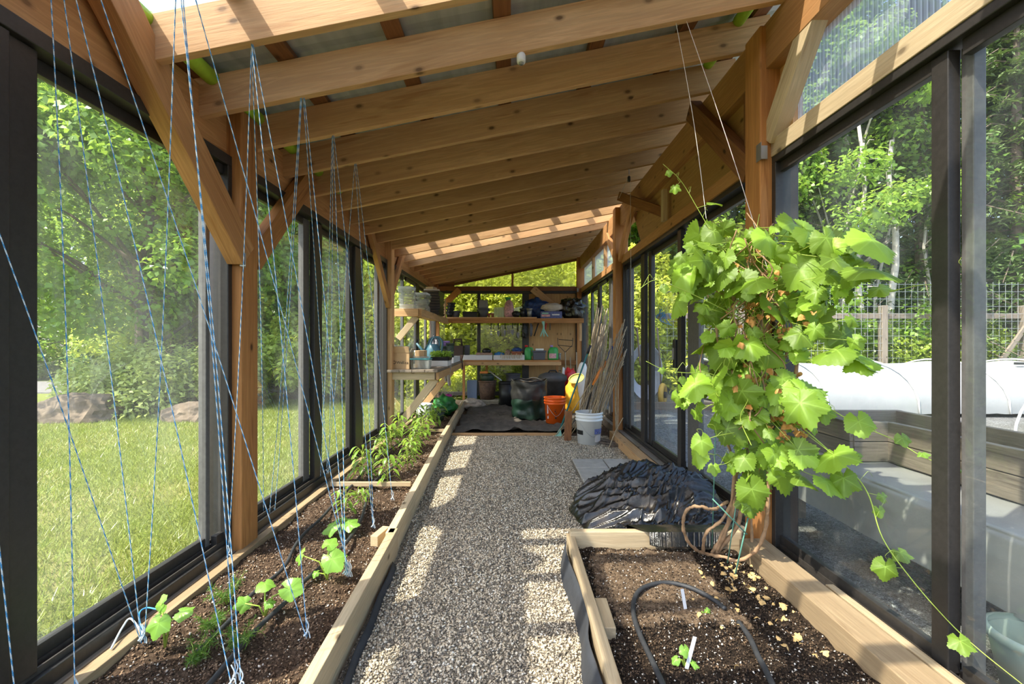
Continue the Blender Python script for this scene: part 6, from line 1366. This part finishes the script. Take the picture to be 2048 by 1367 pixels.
ob = bucket((.615, 6.58, .03), M['orange_plastic'], 'bright orange plastic bucket beside the grow bag')
MB().tube(spline([(.47,6.55,.34),(.54,6.44,.22),(.62,6.425,.14),(.70,6.44,.22),(.76,6.55,.34)], 6), .0025, 5).build('bail', M['steel'], ob)
for (x, z, w_, h) in ((.60,.235,.022,.02),(.612,.205,.03,.014),(.605,.18,.018,.016),(.618,.155,.016,.012),(.612,.085,.022,.022)): MB().box(x-w_/2, x+w_/2, 6.437, 6.441, .03+z-h/2, .03+z+h/2).build('printed_mark', M['black_plastic'], ob, bevel=.002)
for (x, z, h) in ((.505,.2,.12),(.508,.09,.04)): MB().box(x-.008, x+.006, 6.484, 6.488, .03+z-h/2, .03+z+h/2).build('white_print', M['tape_white'], ob)
wbk = bucket((.90, 5.38, .0), M['white_plastic'], 'white bucket full of bamboo canes on the gravel')
def lab_(a0, a1, z0, z1, m, nm):
    def fn(u, v): a = a0+(a1-a0)*u; z = z0+(z1-z0)*v; r = .1305+.018*z/.27+.0015; return (.90+r*math.cos(a), 5.38+r*math.sin(a), z)
    return MB().grid(fn, 10, 3).build(nm, m, wbk, True)
R_ = math.radians
lab_(R_(-172), R_(-128), .115, .165, M['black_plastic'], 'black_stripe'); lab_(R_(-73), R_(-22), .125, .185, M['box_print'], 'name_panel'); lab_(R_(-70), R_(-30), .035, .115, M['pale_cloth'], 'printed_panel')
tx = text('Bak-R', (.915, 5.238, .143), .034, M['tape_white'], wbk, (math.pi/2, 0, R_(32))); tx.location = (.90+.1425*math.cos(R_(-66)), 5.38+.1425*math.sin(R_(-66)), .143); tx.rotation_euler = (math.pi/2, 0, R_(40)); adopt(tx, wbk)
MB().tube(spline([(.752,5.36,.30),(.80,5.26,.21),(.86,5.225,.14),(.93,5.225,.10),(1.0,5.27,.16),(1.04,5.36,.30)], 6), .002, 5).build('bail', M['steel'], wbk)
def cane(a, b, r_, m, lab='thin dry bamboo cane leaning in the bucket bundle', g_='bamboo canes standing in and around the white bucket'):
    a = Vector(a); b = Vector(b); mid = (a+b)/2+Vector((random.gauss(0,.012), random.gauss(0,.012), 0)); mb = MB(); sp = spline([a, mid, b], 5)
    mb.tube(sp, [r_*(1.15 if i % 2 == 0 else .95)*(1-.25*i/len(sp)) for i in range(len(sp))], 6)
    L(mb.build('bamboo_cane', m, smooth=True), lab, 'cane', g_)
random.seed(21)
for k in range(48):
    a = random.uniform(0, 6.28); r_ = .10*math.sqrt(random.random()); b0 = (.90+r_*math.cos(a), 5.38+r_*math.sin(a), .02)
    t = random.random(); tx_ = 1.10+.26*t+random.gauss(0,.02); ty_ = 5.40+random.uniform(0,.10); tz = random.uniform(.95, 1.45)*(.75+.3*t)
    cane(b0, (min(tx_, 1.36), ty_, tz), random.uniform(.0035, .0065), M['cane' if k % 3 else 'cane_grey'])
for k in range(34):
    b0 = (random.uniform(.82, 1.05), random.uniform(5.75, 6.2), .03); top_ = P(random.uniform(1188, 1222), random.uniform(604, 690), 6.3+random.uniform(-.2,.3)); top_.x = min(top_.x, 1.34)
    cane(b0, top_, random.uniform(.005, .009), M['cane' if k % 2 else 'cane_grey'], 'grey-brown cane in the tall bundle leaning behind the bucket', 'tall canes leaning behind the white bucket')
for k in range(7):
    cane(G(1112+5*k, 872+random.uniform(-4,4), .01), P(1246+random.uniform(-6,2), 655+12*k, 5.55), random.uniform(.004,.007), M['cane'], 'cane slanting low across the front of the bucket', 'slanting canes crossing before the bucket')
for k in range(3): cane((1.24, 5.50-.05*k, .12), (1.255+.0*k, 5.52-.04*k, 1.08-.1*k), .006, M['cane'], 'upright cane resting against the dark post', 'upright canes at the dark post')
cane(G(1218, 895, .01), P(1246, 835, 5.2), .006, M['cane'], 'short pale stick stuck in the gravel by the post', None)
hp = thing('garden_hoe', G(1114, 868, .0), 'teal-shafted tool with black grip and pale green fan foot', 'garden tool')
pa, pb2 = G(1119, 862, .06), P(1181, 690, 5.95); MB().tube([pa, pb2], .011, 8).build('shaft', M['teal_pole'], hp, True); MB().tube([pb2-(pb2-pa).normalized()*.12, pb2], .016, 8).build('grip', M['black_plastic'], hp, True)
MB().add([pa+Vector((0,0,.03)), pa+Vector((.012,0,.03)), pa+Vector((.03,-.02,-.06)), pa+Vector((-.06,-.02,-.055))], [(0,1,2,3)]).build('fan_foot', M['mint'], hp, solid=.012)
o = MB().beam((.665,5.50,0), (.685,5.56,.345), .085, .03, (0,1,0)).build('dark_plank', W['darkZ'], bevel=.003); L(o, 'short dark plank standing upright left of the white bucket', 'plank')
ot = thing('loppers', P(1200, 745, 5.75), 'orange-handled tool with a dark blue grip among the canes', 'garden tool')
MB().tube([P(1186,770,5.6), P(1200,745,5.6), P(1214,722,5.6)], [.018,.028,.018], 8).build('orange_handle', M['orange_tool'], ot, True); MB().tube([P(1214,722,5.6), P(1224,692,5.6)], .018, 8).build('grip', M['blue_bag'], ot, True); MB().tube([P(1186,770,5.6), G(1160,868,.02)], .010, 6).build('shaft', M['dark_metal'], ot)
cw = MB()
for k in range(9): cw.tube(spline([(1.10+.10*math.cos(a+k)*(1+.1*k*.3), 5.28+.16*math.sin(a+k*.7), .012+.012*(k % 3)+.01*math.sin(a*3)) for a in np.linspace(0, 5.6, 7)], 4), .0035, 5)
L(cw.build('wire_coil', M['bark']), 'tangled dark wire lying on gravel beside the white bucket', 'wire')
blob('red_bag', (1.035, 8.22, .0), (.13,.11,.36), M['red_plastic'], 'red and white bag behind the garbage can', 'bag', .2, 1.6, 3)
blob('white_pouch', (.93, 8.26, .0), (.05,.05,.36), M['white_plastic'], 'white pouch squeezed beside the red bag', 'bag', .15, 2, 2)
blob('yellow_bag', (.96, 7.35, .0), (.11,.11,.265), M['yellow_cloth'], 'bright orange-yellow bag behind the teal-shafted tool', 'bag', .25, 1.8, 5, crease=.12)
yl = MB().lathe([(.001,.0),(.115,.0),(.13,.012),(.13,.022),(.12,.02)], (1.02,7.25,.60), 28, sy=.65, mat=Matrix.Rotation(math.radians(58), 3, 'X')@Matrix.Rotation(math.radians(-25), 3, 'Y')).build('tub_lid', M['yellow_lid'], smooth=True); L(yl, 'pale yellow oval lid tilted on top of the yellow bag', 'lid')
wj = thing('white_jug', (1.19, 7.6, 0), 'white plastic jug standing behind the yellow lid', 'jug'); MB().lathe([(.09,0),(.10,.05),(.10,.65),(.06,.80),(.03,.84)], (1.19,7.75,0), 20, sy=.8, cap1=True).build('jug_body', M['white_plastic'], wj, True); MB().lathe([(.03,.84),(.03,.87)], (1.19,7.75,0), 12, cap1=True).build('cap', M['black_plastic'], wj)
# ---- end of the long bed
pot((-1.30, 6.75, .055), .09, .12, .22, M['white_plastic'], 'white bucket behind the green pot at the bed end', 'small_bucket', 'bucket')
pot((-1.09, 6.58, .055), .10, .14, .16, M['dark_green_plastic'], 'wide dark green pot at the end of the bed')
blob('soil_bag', (-1.05, 7.15, .055), (.17,.26,.14), M['green_bag'], 'slumped dark bag with green print at the bed end', 'bag', .3, 2.2, 4, crease=.12)
blob('pink_packet', (-1.0, 7.25, .30), (.055,.05,.03), M['magenta'], 'small magenta packet on the slumped bag', 'packet', .25)
tg = MB(); rr_ = random.Random(8)
for k in range(60):
    a = Vector((-1.20+rr_.uniform(-.1,.1), 7.6+rr_.uniform(-.12,.12), .06)); e = a+Vector((rr_.uniform(-.1,.16), rr_.uniform(-.1,.1), rr_.uniform(.18,.42)))
    tg.tube(spline([a, (a+e)/2+Vector((rr_.uniform(-.09,.09), rr_.uniform(-.05,.05), .06)), e, e+Vector((rr_.uniform(-.08,.1), 0, -.07))], 4), .0022, 4)
L(tg.build('dry_stalks', M['beige_cloth']), 'tangle of pale dry stalks under the bench', 'dry plant')
